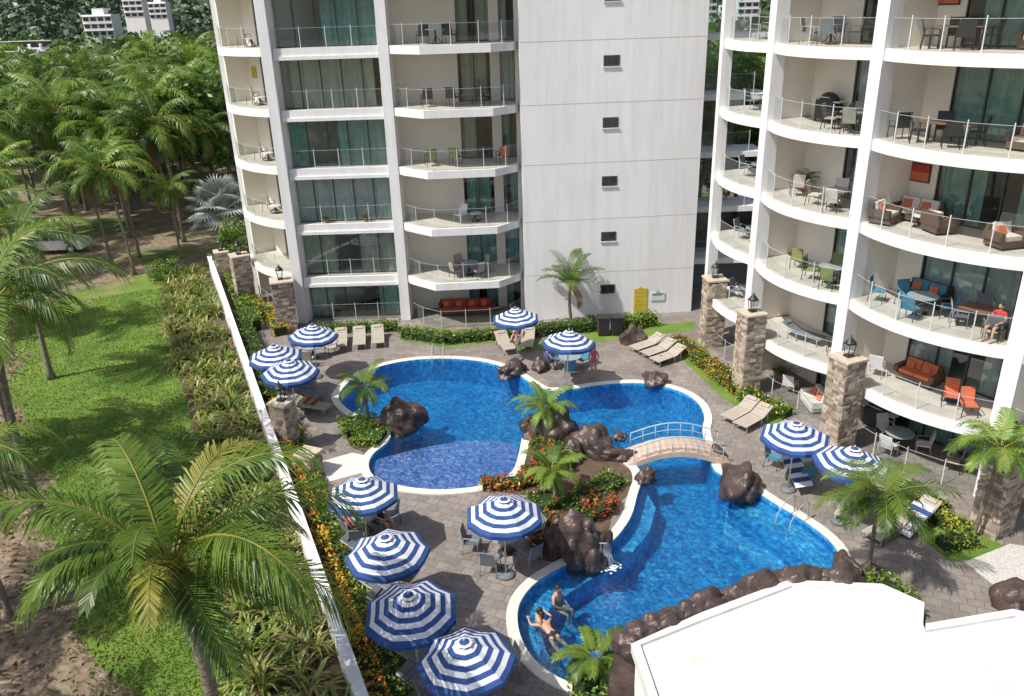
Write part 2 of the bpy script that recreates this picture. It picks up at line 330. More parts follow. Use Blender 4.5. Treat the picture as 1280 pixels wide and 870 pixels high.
def frond(mb,o,az,el,L,droop,npairs,rr,mi,lw=.045,lf=.26,hang=.25,stem=None,t0=.10):
    p=Vector(o); n=14; pts=[p.copy()]; e=el
    curl=rr.uniform(-.25,.25); aa=az
    for i in range(n):
        t=(i+1)/n; e-=droop/n*(.4+1.2*t); aa+=curl/n
        h=Vector((cos(aa),sin(aa),0)); p=p+(h*cos(e)+Vector((0,0,sin(e))))*(L/n); pts.append(p.copy())
    mb.tube(pts,[.035*L/4*(1-.85*i/n)+.004 for i in range(n+1)],4,stem if stem is not None else mi,cap=False)
    for k in range(npairs):
        t=t0+(1-t0)*(k+.5)/npairs; f=t*n; i=min(int(f),n-1); q=pts[i].lerp(pts[i+1],f-i); tan=(pts[i+1]-pts[i]).normalized()
        s=tan.cross(Vector((0,0,1)))
        if s.length<.1: s=Vector((-sin(az),cos(az),0))
        s.normalize(); u=s.cross(tan)
        l=L*lf*(max(.05,sin(pi*(.13+.8*t)))**.6)*rr.uniform(.85,1.1)
        for sg in (-1,1):
            sw=.5+.65*t
            d=(s*sg*(1-.35*t)+tan*sw*.8+u*rr.uniform(.05,.3)).normalized()
            wv=tan*lw*.5*(1 if t<.9 else .7); hg=hang*rr.uniform(.6,1.5)
            m=q+d*l*.55-Vector((0,0,l*hg*.25)); en=q+d*l*.93-Vector((0,0,l*hg))
            mb.add([q-wv*.6,q+wv*.6,m+wv,m-wv,en],[(0,1,2,3),(3,2,4)],mi if rr.random()>.06 else max(0,mi-1))
def palm(name,h,nfr,L,seed,mats,lean=(0,0),npairs=34,tr=.13,lw=.05,crown_el=(75,-35),droop=1.5,mis=(0,0,1),nuts=False,hang=.3,lf=.26,ndead=1,gap=None):
    rr=random.Random(seed); mb=MB(); n=14; pts=[];rad=[]
    for i in range(n+1):
        t=i/n; pts.append((lean[0]*t*t+.06*sin(t*5+seed),lean[1]*t*t,h*t-.1)); rad.append(tr*(1.45-1.0*t**.3 if t<.2 else .85-.25*t)*(1+.07*(i%2)))
    rad[0]=tr*1.5; ti=len(mats)-1
    mb.tube(pts,rad,9,ti); top=Vector(pts[-1])+Vector((0,0,.05))
    for i in range(int(h/.22)):
        t=i*.22/h; f=t*n; k=min(int(f),n-1); c=Vector(pts[k]).lerp(Vector(pts[k+1]),f-k); r=rad[k]+(rad[k+1]-rad[k])*(f-k)
        mb.tube([c,c+Vector((0,0,.03))],[r*1.05,r*1.08],9,ti,cap=False)
    for i in range(nfr):
        t=(i+.5)/nfr; az=i*2.39996+rr.uniform(-.25,.25); e=radians(crown_el[0]+(crown_el[1]-crown_el[0])*t**.9+rr.uniform(-8,8))
        l=L*(.75+.3*sin(pi*min(1,t+.25)))*rr.uniform(.88,1.08)
        mi=rr.choice(mis)
        if i>=nfr-ndead and len(mats)>3: mi=len(mats)-2; e-=.5
        if gap is not None and cos(az-gap)>.72 and e<radians(62): e=radians(66)+rr.uniform(-.1,.1); l*=.72
        frond(mb,top+Vector((cos(az)*.1,sin(az)*.1,0)),az,e,l,droop*rr.uniform(.75,1.2),npairs,rr,mi,lw,lf,hang,stem=mats.index(grn_y) if (grn_y in mats and mi!=len(mats)-2) else mi,t0=.16 if L>3 else .1)
    if nuts:
        for i in range(16):
            q=rr.uniform(0,6.28); mb.ball((top.x+.36*cos(q),top.y+.36*sin(q),top.z-.3+rr.uniform(-.25,.12)),(.13,.13,.15),rr.choice([0,1,len(mats)-2]),nu=7,nv=5)
        for k in range(12):
            q=rr.uniform(0,6.28); mb.tube([top+Vector((cos(q)*.1,sin(q)*.1,-.25)),top+Vector((cos(q)*.32,sin(q)*.32,.1)),top+Vector((cos(q)*.55,sin(q)*.55,.45))],[.09,.06,.03],5,rr.choice([1,3]))
    return mb.mesh(name,mats)
fgp=palm("coconut_palm",6.15,25,4.5,11,[grn_m,grn_l,grn_y,dead,trunk],lean=(-.35,.1),npairs=66,tr=.20,lw=.058,crown_el=(82,4),droop=1.75,mis=(1,1,0,1,2,0),nuts=True,hang=.5,lf=.24,ndead=0,gap=-pi/2-.35)
inst("coconut_palm",fgp,(-7.1,14.2,0),rz=0)
midp=palm("coconut_palm_b",8.2,20,4.3,21,[grn_m,grn_l,grn_y,dead,trunk],lean=(.5,.3),npairs=44,tr=.17,lw=.075,mis=(0,0,1,1),hang=.45,crown_el=(78,-15))
inst("coconut_palm",midp,(-17.6,25.5,0),rz=1.0)
inst("coconut_palm",midp,(-15.6,20,-1.2),rz=2.9,sc_=.8)
inst("coconut_palm",midp,(-21.5,31,-1),rz=4.2,sc_=.9)
for x,y in ((-23.5,38),(-25.5,28),(-20,17.5),(-29,43),(-17.5,13)): inst("coconut_palm",midp,(x,y,0),rz=x*3,sc_=.9)
bgps=[palm("background_palm_%d"%k,9.5+k*.8,22,4.8,31+k,[grn_m,grn_l,grn_y,dead,trunk],lean=(R.uniform(-1.5,1.5),R.uniform(-1,1)),npairs=28,tr=.16,lw=.14,mis=(0,0,1) if k<2 else (0,1,1),hang=.5,crown_el=(78,-32)) for k in range(3)]
spots=[]
for i in range(1500):
    y=R.uniform(54,120)
    x=R.uniform(-.66*y,-.24*y-6.5)
    if y<64 and x>-29: continue
    if y<64 and abs(x+.56*y)<3.2: continue
    if all((x-a)**2+(y-b)**2>4.1**2 for a,b in spots): spots.append((x,y))
    if len(spots)>105: break
for i,(x,y) in enumerate(spots):
    inst("coconut_palm",bgps[i%3],(x,y,-.05),rz=R.uniform(0,6.28),sc_=R.uniform(.75,1.12))
for (x,y,s) in [(-33,44,.7),(-26.5,55.5,.72),(-39,43,.8),(-26,64,.9),(-24.5,59,.52),(-28,60,.72),(-37,52,.62)]:
    inst("coconut_palm",bgps[1],(x,y,0),rz=R.uniform(0,6.28),sc_=s)
pmat=[grn_l,grn_m,grn_y,dead,trunk]
def poolpalm(bx,by,cx,cy,wpx,seed,name="pool_palm",nf=15,np_=34):
    b=S(bx,by); h=zat(b.y,cx,cy)-.15; dist=b.y*cT+(H-h)*sT; L=wpx*dist/1020/2*1.12
    me=palm(name+"_mesh",h,nf,L,seed,pmat,lean=((cx-bx)*0.01,0),npairs=np_,tr=.085,lw=.045,crown_el=(72,-8),droop=1.5,mis=(0,0,1),hang=.3,lf=.3,ndead=0)
    inst("palm_tree",me,b,rz=seed)
poolpalm(462,535,462,477,72,1); poolpalm(682,548,684,503,78,2); poolpalm(692,628,690,580,84,3)
poolpalm(1083,722,1088,612,150,4,nf=20,np_=40); poolpalm(1218,672,1240,548,128,5,nf=18,np_=38); poolpalm(742,862,750,812,92,6)
me=palm("traveller_palm",2.6,16,2.2,77,[grn_m,grn_l,silver,dead,trunk],npairs=28,tr=.12,lw=.07,crown_el=(85,15),droop=1.2,mis=(0,1,2),hang=.25)
inst("palm_tree",me,S(713,408),rz=.3)
def fanpalm(name,h,n,rad,seed,mats):
    rr=random.Random(seed); mb=MB(); mb.tube([(0,0,0),(0,0,h*.5),(0,0,h)],[.22,.18,.16],8,1)
    for i in range(n):
        t=(i+.5)/n; az=i*2.4; e=radians(80-105*t); d=Vector((cos(az)*cos(e),sin(az)*cos(e),sin(e))); o=Vector((0,0,h)); c=o+d*rad*.55
        mb.tube([o,c],[.03,.02],4,0,cap=False); s=d.cross(Vector((0,0,1))).normalized(); u=s.cross(d)
        for k in range(22):
            a=radians(-125+250*k/21); v=(d*cos(a)+s*sin(a)).normalized(); v2=(d*cos(a+.1)+s*sin(a+.1)).normalized(); v0=(d*cos(a-.1)+s*sin(a-.1)).normalized()
            r=rad*.62*(1-.25*abs(a)/2.2)
            mb.add([c,c+v0*r*.55-u*.03,c+v*r*.55+u*.05,c+v2*r*.55-u*.03,c+v*r-Vector((0,0,.18*r))],[(0,1,2),(0,2,3),(1,4,2),(2,4,3)],0)
    return mb.mesh(name,mats)
inst("silver_fan_palm",fanpalm("silver_fan_palm",3.8,26,2.5,5,[silver,trunk]),(-20.6,58.5,0))
def broad(name,h,r,seed,mats,nl=16,per=170,sz=.2):
    rr=random.Random(seed); mb=MB(); mb.tube([(0,0,0),(.1,0,h*.3),(0,.1,h*.6)],[.22,.16,.1],7,3)
    for i in range(nl):
        a=rr.uniform(0,6.28); q=rr.uniform(0,1)**.5*r*.75; c=Vector((cos(a)*q,sin(a)*q,h*rr.uniform(.42,.95)-q*.2)); lr=r*rr.uniform(.25,.42)
        mb.tube([(0,0,h*.35),c*.6+Vector((0,0,h*.2)),c],[.08,.05,.02],5,3,cap=False)
        for k in range(per):
            v=Vector((rr.gauss(0,1),rr.gauss(0,1),rr.gauss(0,1))).normalized()*lr*rr.uniform(.6,1.08); v.z*=.75
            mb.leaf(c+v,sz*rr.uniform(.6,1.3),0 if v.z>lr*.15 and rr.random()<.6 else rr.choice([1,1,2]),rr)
    return mb.mesh(name,mats)
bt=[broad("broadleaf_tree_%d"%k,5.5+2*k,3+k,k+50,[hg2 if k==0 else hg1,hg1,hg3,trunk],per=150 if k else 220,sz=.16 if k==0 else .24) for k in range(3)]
inst("leafy_bush_tree",bt[0],(-18.7,54.6,-.4),sc_=.74); inst("leafy_bush_tree",bt[0],(-23.5,54,-1),sc_=.45,rz=2)
for i in range(34):
    y=R.uniform(80,150); x=R.uniform(-.68*y,-.22*y-4)
    inst("broadleaf_tree",bt[1+i%2],(x,y,-.1),rz=R.uniform(0,6),sc_=R.uniform(.7,1.1))
for (x,y) in ((-24,78),(-27,86),(-25,92),(-22.5,72)): inst("broadleaf_tree",bt[2],(x,y,-.1),rz=x,sc_=1.35)
for i in range(16):
    inst("broadleaf_tree",bt[1+i%2],(R.uniform(10,34),R.uniform(58,100),-.1),rz=R.uniform(0,6),sc_=R.uniform(.9,1.3))
for i in range(7):
    inst("coconut_palm",bgps[i%3],(11.5+i*2.1,56+R.uniform(0,8),0),rz=i,sc_=R.uniform(.75,1.05))
mb=MB(); rr=random.Random(9)
for i in range(520):
    y=rr.uniform(130,480); x=rr.uniform(-.75*y,.45*y); c=Vector((x,y,rr.uniform(0,5))); lr=rr.uniform(4,7)
    for k in range(46):
        v=Vector((rr.gauss(0,1),rr.gauss(0,1),abs(rr.gauss(0,.7)))).normalized()*lr*rr.uniform(.8,1.1); v.z*=.8
        mb.leaf(c+v,rr.uniform(.9,1.9),rr.choice([0,1,1,2]),rr)
mb.obj("distant_trees",[hg1,grn_m,hg3])
def hz(x,y):
    j=(y-540)/1500; e=min(1,j*2.6)
    return e*(190+170*noise.fractal(Vector((x*.0016,y*.0016,3)),1,2,5)+.06*max(0,-x-200))+10*noise.fractal(Vector((x*.03,y*.03,1)),1,2,3)*e-3
mb=MB(); nx,ny=150,60
vs=[(-1900+3400*i/nx,540+1500*j/ny,hz(-1900+3400*i/nx,540+1500*j/ny)) for j in range(ny+1) for i in range(nx+1)]
mb.add(vs,[(j*(nx+1)+i,j*(nx+1)+i+1,(j+1)*(nx+1)+i+1,(j+1)*(nx+1)+i) for j in range(ny) for i in range(nx)],0,sm=True)
hm,t,b,o=nm("hill_forest"); v=coords(t); n1=noi(t,v,.07,8,.8)
t.links.new(ramp(t,n1.outputs[0],[(.38,(.04,.075,.04)),(.5,(.075,.12,.06)),(.66,(.13,.18,.09))]),b.inputs['Base Color']); b.inputs['Roughness'].default_value=1; bump(t,b,n1.outputs[0],1,5)
mb.obj("hills",[hm])
mb=MB(); rr=random.Random(77)
for i in range(1500):
    y=rr.uniform(560,900); x=rr.uniform(-.72*y,-.2*y) if rr.random()<.8 else rr.uniform(.1*y,.35*y); c=Vector((x,y,hz(x,y)+1)); lr=rr.uniform(5,9)
    for k in range(18):
        v=Vector((rr.gauss(0,1),rr.gauss(0,1),abs(rr.gauss(0,.8)))).normalized()*lr; mb.leaf(c+v,rr.uniform(2,4),rr.choice([0,1,2]),rr)
mb.obj("hillside_trees",[leafmat("far_leaf_a",(.10,.15,.08),(.07,.12,.06),.1,.02),leafmat("far_leaf_b",(.15,.20,.11),(.12,.17,.09),.1,.02),leafmat("far_leaf_c",(.06,.10,.055),(.05,.085,.045),.1,.02)])
def tower(px,py_top,wpx,hpx,D,fl=3.1):
    sx=D*.93/1020; w=wpx*sx; h=hpx*sx; d=w*.7; X=((px-640)+13)*sx; z0=zat(D,px,py_top+hpx)
    mb=MB(); mb.b2((-w/2,-d/2,-20),(w/2,d/2,h),0)
    nf=max(2,int(h/fl)); nw=max(3,int(w/3.4))
    for k in range(nf):
        for i in range(nw):
            a=-w/2+w*(i+.15)/nw; mb.b2((a,-d/2-.15,k*fl+.9),(a+w/nw*.7,-d/2+.1,k*fl+2.5),1)
        mb.b2((-w/2-.3,-d/2-1.0,k*fl+2.85),(w/2+.3,-d/2-.01,k*fl+3.08),0)
    mb.b2((-w/5,-d/4,h),(w/5,d/4,h+2.6),0)
    o=mb.obj("distant_tower",[white,darkfr]); o.location=(X,D,z0)
tower(131,20,36,26,420); tower(176,-8,24,30,520); tower(205,4,22,20,560); tower(40,66,70,8,300); tower(883,-6,20,30,420); tower(932,-8,26,44,430); tower(905,8,14,22,500)
# ---------------------------------------------------------------- buildings
LV=[0.0]+[2.7+3.1*k for k in range(8)]
def frame(P0,P1):
    P0=Vector((*P0,0));P1=Vector((*P1,0)); x=(P1-P0); L=x.length; x.normalize(); y=Vector((-x.y,x.x,0)); z=Vector((0,0,1))
    M=Matrix((x,y,z)).transposed().to_4x4(); M.translation=P0; return M,L
def newB(): return {k:MB() for k in ('slabs','walls','windows','railings','curtains')}
BM={'slabs':[white,tilef],'walls':[white,cream,roomw],'windows':[darkfr,wglass,plast],'railings':[steel,rglass],'curtains':[cteal,cbeige,cwhite]}
rb=random.Random(42)
def rail(B,M,pts,z,h=1.05,sp_=1.45):
    acc=[Vector((*p,0)) for p in pts]; out=[acc[0]]
    tot=sum((acc[i+1]-acc[i]).length for i in range(len(acc)-1)); n=max(2,round(tot/sp_)); step=tot/n; want=step; run=0
    for i in range(len(acc)-1):
        a,b=acc[i],acc[i+1]; L=(b-a).length
        while want<=run+L+1e-6 and len(out)<=n:
            out.append(a.lerp(b,min(1,(want-run)/L))); want+=step
        run+=L
    for i,p in enumerate(out):
        B['railings'].box((p.x,p.y,z+h/2+.05),(.034,.034,h+.1),0,M)
        if i<len(out)-1:
            q=out[i+1]; d=(q-p).normalized()*.04; a,b=p+d,q-d
            B['railings'].add([(a.x,a.y,z+.1),(b.x,b.y,z+.1),(b.x,b.y,z+h),(a.x,a.y,z+h)],[(0,1,2,3)],1,M)
            c=(a+b)/2; dd=b-a
            B['railings'].box((c.x,c.y,z+h+.006),(dd.length,.01,.01),0,M,rz=atan2(dd.y,dd.x))
def glazing(B,M,x0,x1,y,z0,z1,curt=True):
    w=x1-x0; n=max(1,round(w/1.15)); W_=B['windows']
    W_.b2((x0,y-.05,z1-.07),(x1,y+.05,z1),0,M); W_.b2((x0,y-.05,z0),(x1,y+.05,z0+.06),0,M)
    for i in range(n+1):
        xx=x0+w*i/n; W_.b2((xx-.028,y-.052,z0+.06),(xx+.028,y+.052,z1-.07),0,M)
        if i<n: 
            yo=y+.02*(i%2); W_.add([(xx+.028,yo,z0+.06),(xx+w/n-.028,yo,z0+.06),(xx+w/n-.028,yo,z1-.07),(xx+.028,yo,z1-.07)],[(0,1,2,3)],1,M)
    if curt:
        cm=rb.choice([0,0,0,0,1,2]); spans=rb.choice([[(0,.25),(.75,1)],[(0,.5)],[(.45,1)],[(0,.35),(.6,1)],[(.1,.9)],[(0,1)],[(0,1)],[(0,.2),(.5,1)]])
        for a,b_ in spans:
            xa=x0+w*a; xb=x0+w*b_; m=int((xb-xa)/.07)+2; vs=[];fs=[]
            for i in range(m+1):
                xx=xa+(xb-xa)*i/m; yy=y+.2+.055*sin(i*1.57)+.03*sin(i*.9)
                vs+= [(xx,yy,z0+.02),(xx,yy,z1-.04)]
            for i in range(m): fs.append((2*i,2*i+2,2*i+3,2*i+1))
            B['curtains'].add(vs,fs,cm,M,True)
def bay(B,P0,P1,bulge,setback,depth,layout,shape='arc',back=True,th=.40,levels=LV,groundrail=True,glz=True,railh=1.0,fins=(1,1)):
    M,L=frame(P0,P1)
    if shape=='arc': edge=[(L*i/12,-bulge*sin(pi*i/12)**.8 if 0<i<12 else 0) for i in range(13)]
    elif shape=='poly': edge=[(0,0),(L*.05,-.3*bulge),(L*.27,-bulge),(L*.80,-bulge*.9),(L*.97,-.3*bulge),(L,0)]
    else: edge=[(0,-bulge),(L,-bulge)]
    inner=[(min(max(x,.12),L-.12),y+.12) for x,y in edge]
    for k,z in enumerate(levels):
        if k>0:
            B['slabs'].prism(edge+[(L,depth),(0,depth)],z-th,z,0,M)
            B['slabs'].prism(inner+[(L-.12,setback-.05),(.12,setback-.05)],z+.001,z+.006,1,M,bottom=False)
        if k==len(levels)-1: break
        z1=levels[k+1]-th
        if k>0 or groundrail: rail(B,M,inner,z,railh)
        if glz:
            for typ,a,b_ in layout:
                xa,xb=a*L,b_*L
                if typ=='w': B['walls'].b2((xa,setback-.1,z),(xb,setback+.1,z1),1,M)
                else: glazing(B,M,xa,xb,setback,z,z1)
            B['windows'].box((L*.5,setback*.5,z1-.03),(.22,.22,.06),2,M)
        if back: B['walls'].b2((0,depth-.2,z),(L,depth-.05,z1),2,M)
        if fins[0]: B['walls'].b2((-.12,.25,z),(.12,depth,z1),1,M)
        if fins[1]: B['walls'].b2((L-.12,.25,z),(L+.118,depth,z1),1,M)
    return M,L
def finish(B,name):
    e=empty(name)
    for k,mb in B.items():
        if mb.v: mb.obj(k,BM[k],e)
    return e
B=newB()
BL={}
BL['a']=bay(B,(-16.4,50.2),(-12.5,45.6),.7,1.7,6,[('w',0,.3),('g',.3,1)],'arc')
BL['b']=bay(B,(-11.9,45.0),(-6.35,45.0),0,.6,6,[('g',0,1)],'flat',railh=.95)
BL['c']=bay(B,(-5.95,45.0),(.75,45.0),1.9,1.7,7,[('w',0,.52),('g',.52,.78),('w',.78,.86),('g',.86,.98),('w',.98,1)],'poly')
Wl=B['walls']
for x in (-12.2,-6.15): Wl.b2((x-.27,44.75,0),(x+.27,46.2,24.4),0)
for z in LV[1:]: B['slabs'].b2((-11.9,44.93,z-.58),(-6.44,45.25,z-.401),0)
Mw,Lw_=frame((.85,44.05),(10.55,44.75))
Wl.b2((0,0,0),(Lw_,.3,24.6),0,Mw); Wl.b2((0,.3,0),(.3,9,24.6),0,Mw); Wl.b2((Lw_-.3,.3,0),(Lw_,9,24.6),0,Mw); Wl.b2((.3,8.7,0),(Lw_-.3,9,24.6),0,Mw)
Wl.b2((.3,.3,24.2),(Lw_-.3,8.7,24.5),0,Mw)
for k in range(8):
    zc=1.65+3.1*k; xc=4.75
    B['windows'].b2((xc-.42,-.03,zc-.27),(xc+.42,.02,zc+.27),0,Mw)
    for s in(-1,1): B['windows'].add([(xc+s*.2-.16,-.036,zc-.2),(xc+s*.2+.16,-.036,zc-.2),(xc+s*.2+.16,-.036,zc+.2),(xc+s*.2-.16,-.036,zc+.2)],[(0,1,2,3)],1,Mw)
    B['windows'].b2((xc-.46,-.07,zc-.33),(xc+.46,-.001,zc-.27),2,Mw)
    Wl.b2((.02,-.006,LV[k+1]-.025),(Lw_-.02,-.001,LV[k+1]),2,Mw)
Wl.b2((-16.5,50.4,0),(-16.2,64,24.4),0); Wl.b2((-16.5,64,0),(10,64.3,24.4),0); B['slabs'].b2((-16.2,52,24.42),(10,64,24.7),0)
for z in LV[1:]:
    B['slabs'].b2((10.62,46.2,z-.3),(14.5,48.6,z),0); rail(B,Matrix.Identity(4),[(10.7,46.3),(13.6,46.3)],z)
    B['windows'].add([(10.7,47.6,z+.05),(13.0,47.6,z+.05),(13.0,47.6,z+2.6),(10.7,47.6,z+2.6)],[(0,1,2,3)],1)
finish(B,"left_apartment_building")
C=[(10.55,41.0),(11.35,36.1),(13.4,30.5),(16.9,24.9),(22.0,20.0)]
B=newB(); BR=[]
BR.append(bay(B,C[0],C[1],.55,2.6,5,[],'arc',back=False,glz=False,fins=(0,0)))
BR.append(bay(B,C[1],C[2],.85,2.2,7,[('w',0,.42),('g',.42,.97),('w',.97,1)],'arc'))
BR.append(bay(B,C[2],C[3],.95,2.2,7,[('w',0,.24),('g',.24,.98),('w',.98,1)],'arc'))
BR.append(bay(B,C[3],C[4],.95,2.2,7,[('w',0,.24),('g',.24,.98),('w',.98,1)],'arc'))
for i,(wd_,dp) in enumerate([(.34,.5),(.48,.6),(.52,.7),(.55,.7)]):
    M2,_=frame(C[max(0,i-1)] if i else C[0],C[i+1] )
    M3=M2.copy(); M3.translation=Vector((*C[i],0)); B['walls'].b2((-wd_/2,-.22,0),(wd_/2,dp-.2,24.5),0,M3)
    if i==0: B['walls'].b2((-.12,2.6,0),(.12,3.6,24.5),0,M3)
M,_=BR[1]; B['walls'].b2((-.15,3,0),(.1,7,24.4),0,M)
B['slabs'].prism([(18.2,38),(20,34),(24,29),(28,25),(40,25),(40,44),(20,44)],0,24.3,0)
finish(B,"right_apartment_building")
def pillar(p,h,w=.85,lantern=True,name="stone_pillar",rz=.4):
    rr=random.Random(int(p[0]*100+p[1]*10)); mb=MB(); M=Matrix.Translation(Vector((p[0],p[1],0)))@Matrix.Rotation(rz,4,'Z'); z=0
    mb.b2((-w/2+.06,-w/2+.06,0),(w/2-.06,w/2-.06,h-.02),3,M)
    while z<h-.08:
        hh=min(rr.uniform(.10,.17),h-z)
        for sd in range(4):
            x=-w/2; Ms=M@Matrix.Rotation(sd*pi/2,4,'Z')
            while x<w/2-.02:
                ww=min(rr.uniform(.14,.4),w/2-x)
                if w/2-x-ww<.1: ww=w/2-x
                pr=rr.uniform(0,.045); mb.b2((x+.004,-w/2-pr,z+.004),(x+ww-.004,-w/2+.1,z+hh-.006),rr.choice([0,0,1,2,3]),Ms); x+=ww
        z+=hh
    mb.b2((-w/2-.06,-w/2-.06,h),(w/2+.06,w/2+.06,h+.09),2,M)
    if lantern:
        z=h+.09; mb.b2((-.14,-.14,z),(.14,.14,z+.08),4,M)
        for sx in(-1,1):
            for sy in(-1,1): mb.tube([(sx*.1,sy*.1,z+.08),(sx*.17,sy*.17,z+.55)],.018,4,4,M)
        mb.tube([(0,0,z+.1),(0,0,z+.5)],[.1,.14],6,5,M); mb.tube([(0,0,z+.55),(0,0,z+.62),(0,0,z+.8),(0,0,z+.9)],[.25,.2,.05,.02],6,4,M)
    mb.obj(name,st+[blk,rglass])
pillar(S(888,430),3.6,.95,rz=.1); pillar(S(931,490),3.9,.92,rz=.25); pillar(S(1044,560),3.95,.95,rz=.4); pillar(S(1238,662),3.2,.95,rz=.5)
pillar((-12.9,43.9),2.9,1.1,rz=.3); pillar((-16.6,48.6),3.1,1.0,rz=.5); pillar((-19.2,52.8),2.2,.85,rz=.4)
q=S(361,562); pillar(q,max(1.2,zat(q.y,360,503)),.75,rz=-.4); q=S(388,592); pillar(q,.9,.75,rz=-.4,lantern=False)
sheet("pool_path",[P2([(398,578),(440,566),(459,570),(456,590),(412,602)])],.008,coping)
# pool bar building
rp=[(795,808),(880,772),(988,731),(1103,736),(1150,757),(1155,787),(1268,768),(1420,800)]
RZ=2.8; poly=[tuple(S(x,y,RZ)[:2]) for x,y in rp]+[(12,8),(3.4,8)]
e=empty("pool_bar_building"); mb=MB(); mb.prism(poly,0,RZ-.18,0); mb.obj("walls",[white],e)
mb=MB(); op=poly if area(poly)>0 else poly[::-1]; mb.prism(offset(op,.12),RZ-.18,RZ-.02,0); mb.obj("roof",[roofm],e)
mb=MB(); a_=offset(op,.12); b_=offset(op,-.1); n=len(a_)
for A_,B_,za,zb in ((a_,b_,RZ+.07,RZ+.07),(a_,a_,RZ+.07,RZ-.025),(b_,b_,RZ+.07,RZ-.021)):
    mb.add([(p[0],p[1],za) for p in A_]+[(p[0],p[1],zb) for p in B_],[(i,(i+1)%n,n+(i+1)%n,n+i) for i in range(n)],0)
mb.obj("roof_parapet",[roofm],e)
# ---------------------------------------------------------------- rocks
def rock(p,s,seed,z=0,rz=0,name="boulder",amp=1.0):
    bm=bmesh.new(); bmesh.ops.create_icosphere(bm,subdivisions=4,radius=1)
    for v in bm.verts:
        c=v.co.copy(); n=noise.fractal(c*.9+Vector((seed*7.3,seed,0)),1,2.2,4)*.5+.25*(abs(noise.noise(c*1.5+Vector((seed,3,seed))))*2-.6)
        n2=noise.voronoi(c*1.5+Vector((seed,)*3))[0][0]; v.co=c*(1+amp*(n*.65-.3*n2))
        v.co=Vector((v.co.x*s[0],v.co.y*s[1],max(v.co.z,-.35 if z==0 else -2)*s[2]))
    me=bpy.data.meshes.new(name); bm.to_mesh(me); bm.free(); me.materials.append(rockm)
    for q in me.polygons: q.use_smooth=True
    o=bpy.data.objects.new(name,me); sc.collection.objects.link(o); o.location=(p[0],p[1],z+s[2]*.2); o.rotation_euler=(0,0,rz); return o
for i,(x,y,w_,d_,h_) in enumerate([(502,532,1.35,.85,1.1),(640,466,.95,.65,.65),(674,462,.6,.5,.5),(818,478,.75,.55,.55),(792,428,.9,.7,.85),(826,452,.35,.3,.3),
    (668,542,.8,.7,.85),(700,548,1.3,1.0,1.3),(740,562,1.2,.8,1.0),(772,572,.9,.5,.45),(808,600,.5,.45,.45),(925,612,1.15,.85,.9),(893,568,.45,.4,.4),
    (722,697,.95,.7,1.5),(700,688,.65,.6,1.1),(745,697,.7,.5,.9),(1055,722,.75,.5,.7),(1088,728,.55,.45,.55),(1276,760,.9,.8,.85),(660,598,.5,.4,.45),(775,548,.4,.35,.3),(715,572,.7,.5,.7)]):
    rock(S(x,y),(w_,d_,h_),i+1,rz=i*.7)
for i in range(15):
    t=i/14; pa=[poly[0],poly[1],poly[2],tuple(Vector(poly[2]).lerp(Vector(poly[3]),.65))]
    seg=t*3; k=min(int(seg),2); q=Vector(pa[k]).lerp(Vector(pa[k+1]),seg-k)
    rock((q.x-.05,q.y+.40,0),(.55+.12*(i%3),.42,.42+.1*((i*7)%3)),40+i,z=2.42,rz=(i%3-1)*.3,amp=.8)
    rock((q.x,q.y+.45,0),(.62,.5,1.5),60+i,z=.9,rz=i*.4,amp=.6)
    rock((q.x+.2,q.y+1.0+.2*(i%2),0),(.7,.65,.9),80+i,rz=i*1.9)
mb=MB(); 
for k in range(14):
    r0=random.Random(k); p0=S(752+r0.uniform(-5,5),678,1.0); p1=S(758+r0.uniform(-9,9),706,-.1); pts=[]
    for i in range(8): t=i/7; pts.append((p0.x+(p1.x-p0.x)*t**.6+.02*sin(i*2+k),p0.y+(p1.y-p0.y)*t**.6-.05,p0.z+(p1.z-p0.z)*t**1.6))
    mb.tube(pts,[.006+.003*(i%3) for i in range(8)],4,0)
for k in range(60):
    r0=random.Random(k+100); q=S(758+r0.gauss(0,9),708+r0.gauss(0,4),-.09); mb.ball(tuple(q),(.05,.05,.012),0,nu=6,nv=4)
mb.obj("waterfall",[mat("falling_water",(.75,.8,.85),rough=.15)])
# ---------------------------------------------------------------- bridge
BA=S(797,583); BB=S(899,581); M,L=frame(BA[:2],BB[:2]); mb=MB(); n=16; wdt=1.25; arch=.55
bz=lambda t:.06+arch*sin(pi*t)
pts=[(-.4+(L+.8)*i/n,bz(i/n)) for i in range(n+1)]
for i in range(n):
    (x0,z0),(x1,z1)=pts[i],pts[i+1]
    mb.add([(x0,0,z0),(x1,0,z1),(x1,wdt,z1),(x0,wdt,z0),(x0,0,z0-.22),(x1,0,z1-.22),(x1,wdt,z1-.22),(x0,wdt,z0-.22)],[(0,1,2,3),(7,6,5,4),(0,4,5,1),(3,2,6,7)],0,M)
    for j in range(4): 
        xm=(x0+x1)/2; mb.box((xm,.16+j*.31,(z0+z1)/2+.008),(L/n-.03,.28,.016),1+(i+j)%2,M,ry=-atan2(z1-z0,x1-x0))
for sy in (.05,wdt-.05):
    top=[(x,sy,z+.65) for x,z in pts[1:-1]]; mid=[(x,sy,z+.34) for x,z in pts[1:-1]]
    mb.tube(top,.026,6,3,M); mb.tube(mid,.014,6,3,M)
    for i in range(1,n,2): mb.tube([(pts[i][0],sy,pts[i][1]),(pts[i][0],sy,pts[i][1]+.65)],.018,6,3,M)
mb.obj("footbridge",[mat("bridge_concrete",(.56,.46,.38),rough=.8),mat("bridge_tile_a",(.55,.38,.29),rough=.8),mat("bridge_tile_b",(.50,.38,.31),rough=.8),mat("rail_paint",(.42,.55,.60),rough=.35)])
